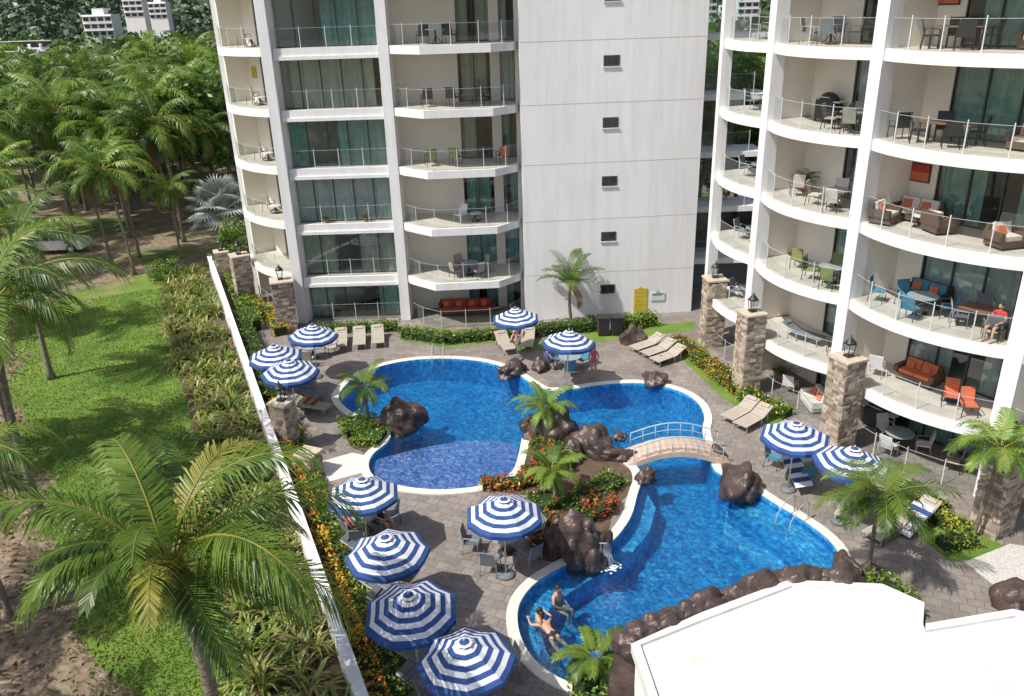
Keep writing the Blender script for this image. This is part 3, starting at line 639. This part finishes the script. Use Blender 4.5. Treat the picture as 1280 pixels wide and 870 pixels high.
def ladder(x,y,rz):
    mb=MB()
    for sx in (-.28,.28): mb.tube([(sx,-.5,0),(sx,-.5,.6),(sx,-.38,.74),(sx,0,.7),(sx,.5,.3),(sx,.6,-.5)],.02,6,0)
    o=mb.obj("pool_handrail",[alu]); o.location=S(x,y); o.rotation_euler=(0,0,rz)
ladder(990,650,2.2); ladder(548,449,pi)
# ---------------------------------------------------------------- furniture meshes
def umb(seed):
    rr=random.Random(seed); mb=MB(); n=8; r=1.27; bands=9; z1=2.33; top=2.88
    sag=[rr.uniform(.03,.10) for _ in range(n)]
    def pt(k,t): a=2*pi*k/n+.2; rr_=r*t; return Vector((rr_*cos(a),rr_*sin(a),z1+(top-z1)*(1-t**1.2)))
    for k in range(n):
        for j in range(bands):
            t0=.04+.96*j/bands; t1=.04+.96*(j+1)/bands
            a,b,c,d=pt(k,t0),pt(k+1,t0),pt(k+1,t1),pt(k,t1)
            sg=Vector((0,0,-sag[k])); m1=(a+b)/2+sg*t0; m2=(d+c)/2+sg*t1
            mb.add([a,m1,m2,d],[(0,1,2,3)],j%2); mb.add([m1,b,c,m2],[(0,1,2,3)],j%2)
        a,b=pt(k,1),pt(k+1,1); m2=(a+b)/2+Vector((0,0,-sag[k])); dz=Vector((0,0,.12))
        mb.add([a,m2,m2-dz,a-dz],[(0,1,2,3)],0); mb.add([m2,b,b-dz,m2-dz],[(0,1,2,3)],0)
        for (ta,tb,mi) in ((.17,.11,1),(.11,.0,0)):
            c,d=pt(k,ta)+Vector((0,0,.07)),pt(k+1,ta)+Vector((0,0,.07)); e,f_=pt(k,tb)+Vector((0,0,.07)),pt(k+1,tb)+Vector((0,0,.07)); mb.add([c,d,f_,e],[(0,1,2,3)],mi)
        mb.tube([(0,0,top-.35),pt(k,.98)-Vector((0,0,.03))],.012,4,2)
    mb.tube([(0,0,0),(0,0,top+.05)],.028,8,2); mb.tube([(0,0,top+.07),(0,0,top+.16)],[.03,.01],6,2)
    mb.tube([(0,0,0),(0,0,.08),(0,0,.1)],[.3,.3,.12],12,3); return mb.mesh("patio_umbrella",[ub,uw,plast,slate])
US=[umb(k) for k in range(4)]
def lounger(m,fm):
    mb=MB()
    for sx in (-.32,.32):
        mb.tube([(sx,-.95,.33),(sx,.3,.35),(sx,.98,.66)],.025,6,1)
        for y in(-.8,.2): mb.tube([(sx,y,.33),(sx,y-.02,0)],.022,6,1)
        mb.tube([(sx,.6,.47),(sx,.62,0)],.02,6,1)
    for (y0,z0,y1,z1) in [(-.95,.345,-.3,.33),(-.3,.33,.3,.355),(.3,.355,.65,.51),(.65,.51,1.0,.68)]:
        ang=atan2(z1-z0,y1-y0); mb.box((0,(y0+y1)/2,(z0+z1)/2),(.60,sqrt((y1-y0)**2+(z1-z0)**2)-.015,.035),0,rx=ang)
    mb.box((0,.86,.65),(.42,.2,.07),0,rx=.42)
    return mb.mesh("sun_lounger",[m,fm])
LGb,LGs=lounger(sling,mat("lounger_frame",(.5,.46,.4),rough=.5)),lounger(slate,alu)
def chair(m,fm):
    mb=MB()
    for sx in(-.27,.27):
        mb.tube([(sx,.27,0),(sx,.26,.62),(sx,-.2,.66),(sx,-.27,0)],.018,6,1)
        mb.tube([(sx*.9,-.2,.42),(sx*.9,-.33,.98)],.018,6,1)
    mb.box((0,.03,.43),(.5,.5,.045),0); mb.box((0,-.265,.7),(.48,.04,.55),0,rx=.22); mb.tube([(-.25,.26,.4),(.25,.26,.4)],.016,6,1)
    return mb.mesh("patio_chair",[m,fm])
CH={k:chair(m,f) for k,m,f in [('grey',slate,alu),('blue',cushb,slate),('orange',cusho,blk),('green',cushg,blk),('black',blk,blk),('cream',cushc,brown),('beige',sling,blk),('white',plast,plast)]}
def table(m,r=.55,h=.73,round_=True):
    mb=MB()
    if round_:
        mb.tube([(0,0,h-.03),(0,0,h)],[r,r],20,0,sm=False); mb.tube([(0,0,0),(0,0,.03),(0,0,.05),(0,0,h-.03)],[.28,.27,.04,.04],10,1)
        for k in range(3): a=k*2.1; mb.tube([(cos(a)*.35,sin(a)*.35,0),(0,0,.4)],.02,5,1)
    else:
        mb.b2((-.9,-.45,h-.04),(.9,.45,h),0)
        for x in(-.82,.82):
            for y in(-.38,.38): mb.tube([(x,y,0),(x,y,h-.04)],.03,6,1)
    return mb.mesh("patio_table",[m,blk])
TB=table(mat("table_top_glass",(.30,.37,.38),rough=.12)); TR=table(mat("table_top_wood",(.22,.12,.07),rough=.4),round_=False); TW=table(plast,.35,.45)
def sofa(m,fm,w=1.7,cs=2):
    mb=MB(); mb.b2((-w/2,-.4,.08),(w/2,.42,.30),1); mb.b2((-w/2,-.42,.30),(w/2,-.26,.78),1)
    for sx in(-1,1): mb.b2((sx*w/2-.08,-.41,.3),(sx*w/2+.08,.41,.58),1)
    cw=(w-.2)/cs
    for i in range(cs):
        x=-w/2+.1+cw*(i+.5); mb.box((x,.07,.38),(cw-.03,.62,.15),0); mb.box((x,-.2,.62),(cw-.04,.14,.4),0,rx=.2); mb.box((x+.1,-.08,.58),(.32,.1,.3),2,rx=.5,rz=.2)
    for x in(-w/2+.08,w/2-.08):
        for y in (-.33,.33): mb.b2((x-.03,y-.03,0),(x+.03,y+.03,.08),1)
    return mb.mesh("patio_sofa",[m,fm,cusho])
SF=sofa(cushc,brown); SA=sofa(cushc,brown,.9,1); SO=sofa(cusho,brown,1.5,2); SRd=sofa(cushr,brown,3.2,4); SW=sofa(cushc,plast,1.4,2)
def grill():
    mb=MB(); mb.b2((-.5,-.28,.1),(.5,.28,.85),0); mb.ball((0,0,.86),(.5,.3,.32),0,nu=14,nv=5,v1=.5); mb.b2((-.85,-.25,.82),(-.5,.25,.86),1); mb.b2((.5,-.25,.82),(.85,.25,.86),1); mb.tube([(-.35,-.33,1.0),(.35,-.33,1.0)],.02,6,1)
    for x in(-.45,.45): mb.tube([(x,-.25,.0),(x,-.25,.1)],.05,6,0)
    return mb.mesh("barbecue_grill",[blk,steel])
GR=grill()
def potplant():
    mb=MB(); rr=random.Random(4); mb.tube([(0,0,0),(0,0,.4),(0,0,.44)],[.16,.24,.25],12,0)
    for k in range(16): a=k*2.4; frond(mb,(0,0,.4),a,radians(80-k*3),.8,1.3,9,rr,1,.04,.3,.2)
    return mb.mesh("potted_plant",[mat("terracotta",(.45,.2,.12),rough=.8),grn_m])
PL=potplant()
def bloc(MBay,x,y,z): return MBay@Vector((x,y,z+.006))
def bput(name,me,bb,fx,y,k,rz=0,s=1):
    M,L=bb; return inst(name,me,bloc(M,fx*L,y,LV[k]),M.to_euler().z+rz,s)
b2,b1=BR[2],BR[1]
def dining(bb,fx,y,k,col,tb=TB,n=4):
    bput("patio_table",tb,bb,fx,y,k,.1); L=bb[1]
    for i in range(n):
        a=i*2*pi/n+.6; bput("patio_chair",CH[col],bb,fx+cos(a)*.95/L,y+sin(a)*.8,k,a+pi/2)
dining(b2,.38,.7,4,'black',TR); bput("patio_chair",CH['black'],b2,.12,.5,4,1); bput("patio_sofa",SF,b2,.8,1.3,4,pi)
bput("patio_sofa",SF,b2,.20,1.6,3,pi); bput("patio_armchair",SA,b2,.42,.7,3,-.4); bput("patio_armchair",SA,b2,.12,.4,3,-1.4); bput("patio_armchair",SA,b2,.78,.6,3,-1.9); bput("coffee_table",TW,b2,.3,.9,3); bput("patio_armchair",SA,b2,.93,1.0,3,2.2)
SB=sofa(cushb,blk,1.6,2)
bput("patio_chair",CH['blue'],b2,.14,.5,2,-1.2); dining(b2,.42,.5,2,'blue',TB,3); bput("patio_sofa",SB,b2,.33,1.7,2,pi); dining(b2,.76,.9,2,'grey',TR,4)
bput("patio_sofa",SO,b2,.4,1.4,1,pi); bput("patio_chair",CH['orange'],b2,.68,.5,1,-2.6); bput("patio_chair",CH['orange'],b2,.8,.3,1,-2.3); bput("coffee_table",TW,b2,.66,.9,1); bput("patio_chair",CH['white'],b2,.2,.6,1,.4)
bput("barbecue_grill",GR,b2,.18,1.5,0); dining(b2,.42,.6,0,'white',TB,3); bput("patio_chair",CH['beige'],b2,.75,.8,0,2)
dining(b2,.35,.8,5,'black',TR); bput("patio_sofa",SF,b2,.75,1.4,5,pi)
dining(b1,.4,.8,5,'grey'); bput("barbecue_grill",GR,b1,.3,1.6,4); bput("patio_chair",CH['beige'],b1,.6,.8,4,2); dining(b1,.72,.7,4,'beige')
bput("patio_chair",CH['cream'],b1,.25,.7,3,1); dining(b1,.65,.7,3,'cream'); bput("potted_plant",PL,b1,.15,1.6,3); bput("patio_chair",CH['green'],b1,.35,.7,2,.5); dining(b1,.72,.6,2,'green'); bput("patio_chair",CH['cream'],b1,.85,1.2,2,2)
bput("sun_lounger",LGs,b1,.5,.7,1,1.9); bput("patio_chair",CH['black'],b1,.8,.8,1,2.5); bput("patio_sofa",SW,b1,.72,.6,0,2.8); bput("potted_plant",PL,b1,.3,.8,0); bput("patio_chair",CH['white'],b1,.45,.5,0,.5)
for k in(1,2,3,4,5): dining(BR[0],.5,1.2,k,'grey',TB,2)
for k,c1 in((3,cushr),(5,cushg)):
    mb=MB(); mb.b2((-.55,-.03,-.35),(.55,.0,.35),0); mb.b2((-.5,-.04,-.3),(.5,-.031,.02),1); mb.b2((-.5,-.041,.02),(.5,-.032,.3),2); o=mb.obj("wall_painting",[blk,cusho,c1]); M,L=b2; o.matrix_world=M@Matrix.Translation((.12*L,2.08,LV[k]+1.7))
bc,bb_,ba=BL['c'],BL['b'],BL['a']
for k,c in((5,'black'),(4,'black'),(3,'green')):
    bput("patio_chair",CH[c],bc,.28,-.3,k,.3); bput("patio_chair",CH[c],bc,.48,-.2,k,-.3)
bput("patio_table",TB,bc,.38,-.4,5); bput("patio_table",TR,bc,.56,.3,4,0,.6); bput("patio_chair",CH['orange'],bc,.86,-.1,3,.4); bput("patio_chair",CH['white'],bc,.5,-.4,2,2.4); bput("patio_table",TW,bc,.62,-.3,2)
dining(bc,.55,-.4,1,'beige'); bput("patio_chair",CH['black'],bc,.72,-.2,4,-.6); bput("outdoor_sofa",SRd,bc,.5,.6,0,pi)
for k in(2,3,4,5): bput("patio_chair",CH['beige'],ba,.4,.6,k,.5); bput("patio_table",TW,ba,.55,.6,k)
for f in(.3,.7): bput("potted_plant",PL,bb_,f,.3,2,0,.5)
mb=MB(); mb.b2((-.3,-.03,-.3),(.3,0,.3),0); o=mb.obj("wall_painting",[fl_y]); o.matrix_world=ba[0]@Matrix.Translation((.15*ba[1],1.58,LV[4]+1.6))
# ---------------------------------------------------------------- deck umbrellas & furniture
for i,(x,y) in enumerate([(388,411),(344,437),(362,457),(450,607),(486,680),(516,751),(585,812),(629,634),(708,422),(646,390),(994,535),(1061,571)]):
    p=S(x,y,2.6); inst("patio_umbrella",US[i%4],(p.x,p.y,0),rz=i*.37,rx=.04*sin(i),ry=.04*cos(i*2),sc_=(.96+.02*(i%3)))
def setof(x,y,n=4,col='grey',r=1.0):
    c=S(x,y); inst("patio_table",TB,c)
    for i in range(n): a=i*2*pi/n+.5; inst("patio_chair",CH[col],c+Vector((cos(a)*r,sin(a)*r,0)),rz=a+pi/2+R.uniform(-.2,.2))
setof(632,690,5,r=1.15); setof(712,462,3,'blue',.8); setof(995,590,3,'blue',.9); setof(392,448,3,'beige'); setof(588,868,4,r=1.15); setof(455,664,3)
for x,y,r in [(427,432,.15),(450,430,.15),(473,428,.15)]: inst("sun_lounger",LGb,S(x,y),rz=r)
for x,y in [(808,437),(822,444),(834,452)]: inst("sun_lounger",LGb,S(x,y),rz=-1.0)
for x,y in [(924,522),(940,531)]: inst("sun_lounger",LGb,S(x,y),rz=-.9)
for x,y in [(372,486),(380,499),(390,514),(368,474)]: inst("sun_lounger",LGb if y>500 else LGs,S(x,y),rz=1.25)
for i in range(10):
    a=36.6+i*.92+.35*(i//2); p=W(a,-1.95-.1*(i%2)); inst("sun_lounger",LGs,(p[0],p[1],0),rz=1.15+.1*sin(i*3))
for x,y,r in [(632,436,.3),(660,432,-.1)]: inst("sun_lounger",LGb,S(x,y),rz=r)
for x,y,r in [(1062,640,-.6),(1108,668,-1.0),(1142,655,-1.0)]: inst("sun_lounger",LGb,S(x,y),rz=r)
def towel(x,y,z,rz,mats=None,rx=.5):
    mb=MB()
    for i in range(14):
        zz=.012*sin(i*1.1); mb.b2((-.35,-.7+i*.1,zz),(.35,-.6+i*.1,zz+.02),(i//2)%2)
    o=mb.obj("beach_towel",mats or [uw,ub]); o.location=S(x,y,z); o.rotation_euler=(rx,0,rz)
towel(996,588,.75,.2); towel(1141,648,.5,-1.0); towel(380,499,.42,1.25,[brown,cusho],.1)
for dx in(0,.75):
    mb=MB(); mb.b2((-.3,-.3,.05),(.3,.3,1.0),0)
    for k in range(6): mb.b2((-.29+k*.1,-.33,.08),(-.22+k*.1,-.3,.98),1)
    mb.b2((-.34,-.36,1.0),(.34,.34,1.08),1)
    o=mb.obj("litter_bin",[brown,blk]); p=S(754,418); o.location=(p.x+dx,p.y,0)
for (x,y,w_,h_,ms) in [(798,377,.75,1.6,0),(820,371,.8,.5,1)]:
    mb=MB(); mb.b2((-w_/2,-.03,-h_/2),(w_/2,0,h_/2),0)
    for k in range(6 if ms==0 else 2): mb.b2((-w_*.4,-.036,h_*.38-k*h_*.15-.05),(w_*(.4-.1*(k%3)),-.031,h_*.38-k*h_*.15),1)
    mb.tube([(-.1,-.035,h_*.5),(0,-.035,h_*.5+.15),(.1,-.035,h_*.5)],.02,5,1)
    o=mb.obj("pool_rules_sign" ,[fl_y if ms==0 else plast,fl_o if ms==0 else cushb]); px=(x-636)*.0465; o.matrix_world=Mw@Matrix.Translation((px-.85,-.02,zat(44.5,x,y)))
# ---------------------------------------------------------------- hedges and planters
fm=[hg1,hg2,hg3,fl_o,fl_r,fl_y]
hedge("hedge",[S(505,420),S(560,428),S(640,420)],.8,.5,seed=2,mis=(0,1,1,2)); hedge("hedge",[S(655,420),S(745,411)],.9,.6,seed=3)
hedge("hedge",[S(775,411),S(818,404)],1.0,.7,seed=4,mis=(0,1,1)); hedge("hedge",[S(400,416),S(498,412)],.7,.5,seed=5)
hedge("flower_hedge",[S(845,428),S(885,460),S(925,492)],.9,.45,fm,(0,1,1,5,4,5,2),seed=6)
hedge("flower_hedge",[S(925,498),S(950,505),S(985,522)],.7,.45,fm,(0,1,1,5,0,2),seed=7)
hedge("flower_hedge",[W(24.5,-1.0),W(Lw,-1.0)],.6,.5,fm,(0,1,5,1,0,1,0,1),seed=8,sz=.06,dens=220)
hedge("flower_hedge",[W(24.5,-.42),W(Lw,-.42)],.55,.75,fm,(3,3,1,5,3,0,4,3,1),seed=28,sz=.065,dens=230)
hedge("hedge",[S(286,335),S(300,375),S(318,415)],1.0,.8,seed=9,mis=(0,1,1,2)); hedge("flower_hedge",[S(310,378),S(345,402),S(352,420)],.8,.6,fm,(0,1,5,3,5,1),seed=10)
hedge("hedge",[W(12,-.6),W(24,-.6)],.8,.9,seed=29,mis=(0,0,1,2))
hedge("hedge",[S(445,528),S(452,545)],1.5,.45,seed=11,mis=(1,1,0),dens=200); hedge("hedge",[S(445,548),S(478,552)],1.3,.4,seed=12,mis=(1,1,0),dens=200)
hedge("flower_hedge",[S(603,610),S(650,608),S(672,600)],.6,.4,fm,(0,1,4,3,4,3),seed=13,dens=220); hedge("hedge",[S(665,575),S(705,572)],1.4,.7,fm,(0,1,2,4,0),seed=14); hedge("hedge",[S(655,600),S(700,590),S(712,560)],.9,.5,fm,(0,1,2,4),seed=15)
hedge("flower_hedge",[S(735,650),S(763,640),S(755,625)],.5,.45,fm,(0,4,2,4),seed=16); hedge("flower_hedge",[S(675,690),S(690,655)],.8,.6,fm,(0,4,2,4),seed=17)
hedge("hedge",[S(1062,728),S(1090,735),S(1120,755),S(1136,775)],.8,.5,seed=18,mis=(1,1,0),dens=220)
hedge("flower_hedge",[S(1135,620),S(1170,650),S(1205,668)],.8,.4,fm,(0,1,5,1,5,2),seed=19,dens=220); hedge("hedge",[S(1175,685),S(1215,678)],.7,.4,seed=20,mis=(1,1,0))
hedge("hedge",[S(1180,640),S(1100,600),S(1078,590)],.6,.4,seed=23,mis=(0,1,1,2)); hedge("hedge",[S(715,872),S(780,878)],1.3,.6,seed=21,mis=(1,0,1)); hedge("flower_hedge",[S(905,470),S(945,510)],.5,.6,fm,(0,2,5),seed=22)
for lp in ([(835,432),(870,425),(935,500),(990,530),(1010,560),(960,530),(900,495)],[(1130,630),(1165,625),(1250,680),(1290,690),(1190,702),(1140,665)],[(640,430),(790,408),(870,402),(868,412),(770,425),(650,440)],[(498,410),(640,412),(640,425),(560,435),(500,425)]):
    sheet("lawn",[P2(lp)],.006,lawnm)
sheet("gravel",[P2([(1205,703),(1262,680),(1330,690),(1330,745),(1265,750)])],.01,gravel)
sheet("garden_bed",[P2([(427,525),(440,518),(465,525),(485,542),(480,555),(460,568),(440,560),(430,545)])],.012,soil)
sheet("garden_bed",[P2([(655,550),(700,540),(760,572),(795,590),(790,612),(765,640),(762,660),(710,705),(672,700),(680,650),(700,625),(600,612),(645,592)])],.012,soil)
for s_,pts_ in ((31,[(705,640),(735,625),(770,600)]),(32,[(672,620),(690,640)])): hedge("hedge",[S(*q) for q in pts_],1.0,.35,fm,(0,1,2,0,4),seed=s_,dens=150)
mb=MB(); rr=random.Random(12)
for i in range(330):
    a=rr.uniform(0,Lw-1); b=rr.uniform(.5,3.2 if a<18 else 2.6); p=W(a,b); n=16; s=rr.uniform(.65,1.25); mi0=rr.choice([0,0,1,1,1,2])
    for k in range(n):
        az=k*2.4+rr.random(); e=radians(rr.uniform(20,85)); h=Vector((cos(az),sin(az),0)); sd=Vector((-sin(az),cos(az),0))*.042
        p0=Vector((p[0],p[1],.0)); p1=p0+(h*cos(e)+Vector((0,0,sin(e))))*s*.55; p2=p1+(h*cos(e-.6)+Vector((0,0,sin(e-.6))))*s*.35; p3=p2+(h*cos(e-1.4)+Vector((0,0,sin(e-1.4))))*s*.3
        mb.add([p0-sd,p0+sd,p1+sd,p1-sd,p2+sd*.8,p2-sd*.8,p3],[(0,1,2,3),(3,2,4,5),(5,4,6)],mi0 if rr.random()<.8 else rr.choice([0,1,2]))
mb.obj("spiky_garden_plants",[leafmat("variegated_leaf",(.40,.42,.10),(.28,.33,.07),.3),leafmat("green_strap_leaf",(.13,.21,.04),(.19,.27,.05),.3),leafmat("tan_strap_leaf",(.36,.28,.13),(.28,.23,.10),.2)])
# ---------------------------------------------------------------- car
def car(loc,rz):
    e=empty("parked_car"); mb=MB()
    lo=[(-2.25,.32),(-2.32,.55),(-2.25,.85),(-2.1,1.02),(.95,1.06),(1.6,1.0),(2.1,.88),(2.28,.68),(2.3,.42),(2.2,.32)]
    n=len(lo); vs=[(x,sy*(.88 if abs(x)>2.1 else .93),z) for sy in(-1,1) for x,z in lo]
    mb.add(vs,[(i,(i+1)%n,n+(i+1)%n,n+i) for i in range(n)]+[tuple(range(n))[::-1],tuple(range(n,2*n))],0)
    gh=[(-2.05,1.02,.86),(-1.75,1.62,.68),(-1.3,1.72,.66),(.1,1.70,.66),(1.05,1.05,.84)]
    m=len(gh); vs=[(x,sy*wv,z) for sy in(-1,1) for x,z,wv in gh]
    mb.add(vs,[(i,i+1,m+i+1,m+i) for i in range(m-1)]+[tuple(range(m))[::-1],tuple(range(m,2*m))],0)
    mb.obj("body",[mat("white_car_paint",(.78,.78,.78),rough=.25)],e)
    mb=MB()
    for sy in(-1,1):
        y0,y1=sy*.885,sy*.71
        for a,b_,c,d in ((-1.85,-.95,-.98,-1.6),(-.88,-.05,-.08,-.9),(.02,.85,.12,0.0)):
            mb.add([(a,y0,1.09),(b_,y0,1.09),(c,y1,1.62),(d,y1,1.62)],[(0,1,2,3)],0)
    mb.add([(.17,-.62,1.67),(.17,.62,1.67),(1.03,.78,1.1),(1.03,-.78,1.1)],[(0,1,2,3)],0,Matrix.Translation((.02,0,.015)))
    mb.add([(-1.8,-.6,1.58),(-1.8,.6,1.58),(-2.06,.76,1.1),(-2.06,-.76,1.1)],[(0,1,2,3)],0,Matrix.Translation((-.02,0,.01)))
    mb.obj("windows",[mat("car_glass",(.02,.025,.03),rough=.1)],e); mb=MB()
    for x in(-1.4,1.4):
        for sy in(-1,1): mb.tube([(x,sy*.7,.36),(x,sy*.955,.36)],.36,16,0); mb.tube([(x,sy*.955,.36),(x,sy*.965,.36)],.22,10,1)
    mb.obj("wheels",[blk,steel],e); mb=MB()
    for sy in(-1,1): mb.b2((2.22,sy*.6-.18,.66),(2.31,sy*.6+.18,.78),0); mb.b2((-2.34,sy*.7-.1,.75),(-2.25,sy*.7+.1,.98),1)
    mb.obj("lights",[steel,cushr],e); e.location=loc; e.rotation_euler=(0,0,rz)
car(S(74,314),.05)
# ---------------------------------------------------------------- people
skinm=mat("skin",(.55,.33,.23),(.50,.30,.21),.55); hairm=mat("hair",(.035,.022,.016),rough=.6); eyem=mat("eye",(.02,.02,.02),rough=.3)
cl={'red':mat("shirt_red",(.55,.05,.05),rough=.85),'blue':mat("shorts_blue",(.05,.10,.25),rough=.85),'black':mat("swimsuit_black",(.025,.025,.03),rough=.7),'pink':mat("swimsuit_pink",(.6,.12,.2),rough=.7),'white':uw,'skin':skinm}
POSE={
'stand':dict(pel=(0,0,.95),spi=(0,.01,1.12),che=(0,0,1.3),nec=(0,0,1.46),hed=(0,.02,1.6),sho=(.17,0,1.40),elb=(.24,-.02,1.13),wri=(.22,.1,.9),hip=(.09,0,.9),kne=(.10,.03,.5),ank=(.10,-.02,.09),toe=(.11,.14,.03)),
'sit':dict(pel=(0,0,.55),spi=(0,-.05,.72),che=(0,-.08,.90),nec=(0,-.06,1.06),hed=(0,-.02,1.20),sho=(.17,-.07,1.0),elb=(.25,.0,.74),wri=(.15,.22,.66),hip=(.1,.03,.53),kne=(.13,.43,.52),ank=(.13,.46,.09),toe=(.13,.62,.03)),
'float':dict(pel=(0,0,0),spi=(0,.17,.03),che=(0,.33,.08),nec=(0,.48,.16),hed=(0,.57,.28),sho=(.17,.44,.1),elb=(.36,.62,.06),wri=(.30,.86,.08),hip=(.09,-.06,-.02),kne=(.16,-.44,-.06),ank=(.14,-.84,-.02),toe=(.13,-.98,-.04)),
'recline':dict(pel=(0,-.1,.47),spi=(0,-.24,.56),che=(0,-.38,.68),nec=(0,-.5,.78),hed=(0,-.58,.9),sho=(.17,-.46,.74),elb=(.27,-.25,.55),wri=(.2,.02,.55),hip=(.1,-.03,.46),kne=(.12,.36,.62),ank=(.12,.74,.42),toe=(.12,.8,.55))}
def human(loc,rz,pose,top,bot,hair=hairm,longh=False,s=1.0,name="person"):
    J=POSE[pose]; V=[];Ra=[]
    def vtx(p,r): V.append(Vector(p)); Ra.append(r); return len(V)-1
    def mir(k,sg): p=J[k]; return (p[0]*sg,p[1],p[2])
    pel=vtx(J['pel'],.13); spi=vtx(J['spi'],.115); che=vtx(J['che'],.135); nec=vtx(J['nec'],.055); hb=vtx(Vector(J['nec']).lerp(Vector(J['hed']),.5),.052)
    segs=[(pel,spi,'top'),(spi,che,'top'),(che,nec,'top'),(nec,hb,'skin')]
    for sg in(-1,1):
        sh=vtx(mir('sho',sg),.062); eb=vtx(mir('elb',sg),.042); wr=vtx(mir('wri',sg),.028)
        d=(V[wr]-V[eb]).normalized(); pa=vtx(V[wr]+d*.07,.034)
        segs+=[(che,sh,'top'),(sh,eb,'sleeve'),(eb,wr,'skin'),(wr,pa,'skin')]
        hi=vtx(mir('hip',sg),.095); kn=vtx(mir('kne',sg),.06); an=vtx(mir('ank',sg),.038); to=vtx(mir('toe',sg),.032)
        segs+=[(pel,hi,'bot'),(hi,kn,'thigh'),(kn,an,'skin'),(an,to,'skin')]
    me=bpy.data.meshes.new("body_skeleton"); me.from_pydata(V,[(a,b) for a,b,_ in segs],[])
    tmp=bpy.data.objects.new("tmp",me); sc.collection.objects.link(tmp)
    tmp.modifiers.new("skin",'SKIN')
    for i,r in enumerate(Ra): me.skin_vertices[0].data[i].radius=(r,r)
    me.skin_vertices[0].data[0].use_root=True
    ss=tmp.modifiers.new("sub",'SUBSURF'); ss.levels=2; ss.render_levels=2
    dg=bpy.context.evaluated_depsgraph_get(); dg.update(); ev=bpy.data.meshes.new_from_object(tmp.evaluated_get(dg))
    bpy.data.objects.remove(tmp)
    mb=MB(); vs=[v.co.copy() for v in ev.vertices]
    def near(p):
        best=9;bt=None
        for a,b,k in segs:
            A,Bv=V[a],V[b]; d=Bv-A; t=max(0,min(1,(p-A).dot(d)/max(d.length_squared,1e-6))); q=(p-(A+d*t)).length-(Ra[a]*(1-t)+Ra[b]*t)*.6
            if q<best: best=q;bt=(k,t)
        return bt
    mb.v=[tuple(v) for v in vs]
    for f in ev.polygons:
        k,t=near(f.center); m_=0
        if k=='top': m_=1 if top!='skin' else 0
        elif k=='sleeve': m_=1 if (t<.45 and top in('red','white')) else 0
        elif k=='bot': m_=2
        elif k=='thigh': m_=2 if t<(.55 if bot=='blue' else .08) else 0
        if k=='top' and (f.center-V[pel]).length<.13: m_=2
        mb.f.append(tuple(f.vertices)); mb.m.append(m_); mb.s.append(True)
    hc=Vector(J['hed'])
    Mh=Matrix.Translation(hc+Vector((0,0,.02)))
    mb.ball((0,0,0),(.076,.095,.118),0,Mh,14,10); mb.ball((0,-.012,.016),(.084,.1,.118),3,Mh,14,6,0,.5); mb.ball((0,-.035,-.0),(.082,.082,.11),3,Mh,12,8)
    if longh: mb.ball((0,-.07,-.10),(.075,.045,.15),3,Mh,10,8)
    for sx in(-1,1):
        mb.ball((sx*.03,.086,.005),(.012,.009,.008),4,Mh,6,4); mb.ball((sx*.079,0,-.01),(.012,.022,.032),0,Mh,6,5)
    mb.ball((0,.1,-.02),(.013,.018,.022),0,Mh,6,5); mb.ball((0,.086,-.058),(.026,.009,.007),4,Mh,6,4)
    for sg in(-1,1):
        eb=Vector(mir('elb',sg)); wr=Vector(mir('wri',sg)); d=(wr-eb).normalized(); sd=d.cross(Vector((0,0,1)))
        if sd.length<.3: sd=Vector((0,1,0))
        sd.normalize(); dn=sd.cross(d)*(1 if (sd.cross(d)).z<0 else -1)
        for q,(o_,l) in enumerate([(-.03,.06),(-.01,.075),(.01,.08),(.03,.07)]):
            p0=wr+d*.085+sd*o_; p1=p0+d*l*.5+dn*.006; p2=p1+d*l*.35+dn*.02; mb.tube([p0-d*.02,p0,p1,p2],[.01,.0095,.009,.007],6,0)
        p0=wr+d*.03+sd*(-sg)*.03; mb.tube([p0,p0+d*.03+sd*(-sg)*.03,p0+d*.06+sd*(-sg)*.035+dn*.01],[.012,.011,.008],6,0)
    me2=mb.mesh(name,[skinm,cl[top],cl[bot],hair,eyem]); return inst(name,me2,loc,rz,s)
human(S(742,472),2.6,'stand','pink','pink',longh=True)
p=S(646,430); human((p.x,p.y,-.02),2.8,'recline','black','black',longh=True); p=S(706,466); human(p+Vector((-.8,.25,0)),-.9,'sit','blue','blue')
p=S(372,486); human((p.x,p.y,-.02),1.25+pi*0,'recline','black','black')
p=S(698,750,-.1); human((p.x,p.y,-.90),-2.2,'sit','skin','black')
p=S(690,792,-.1); human((p.x,p.y,-.14),.5,'float','skin','black'); p=S(676,778,-.1); human((p.x,p.y,-.88),-1.4,'sit','skin','blue')
p=S(478,664); human(p,-2.2,'sit','black','black',longh=True); inst("patio_chair",CH['grey'],p,rz=-2.2)
p=S(441,676); human(p,-.8,'sit','pink','black'); inst("patio_chair",CH['grey'],p,rz=-.8)
M,L=b2; q=bloc(M,.86*L,.25,LV[2]); human(q,M.to_euler().z+pi,'sit','red','blue'); inst("patio_chair",CH['black'],q,rz=M.to_euler().z+pi)
print("POLYS",sum(len(o.data.polygons) for o in sc.objects if o.type=='MESH'))
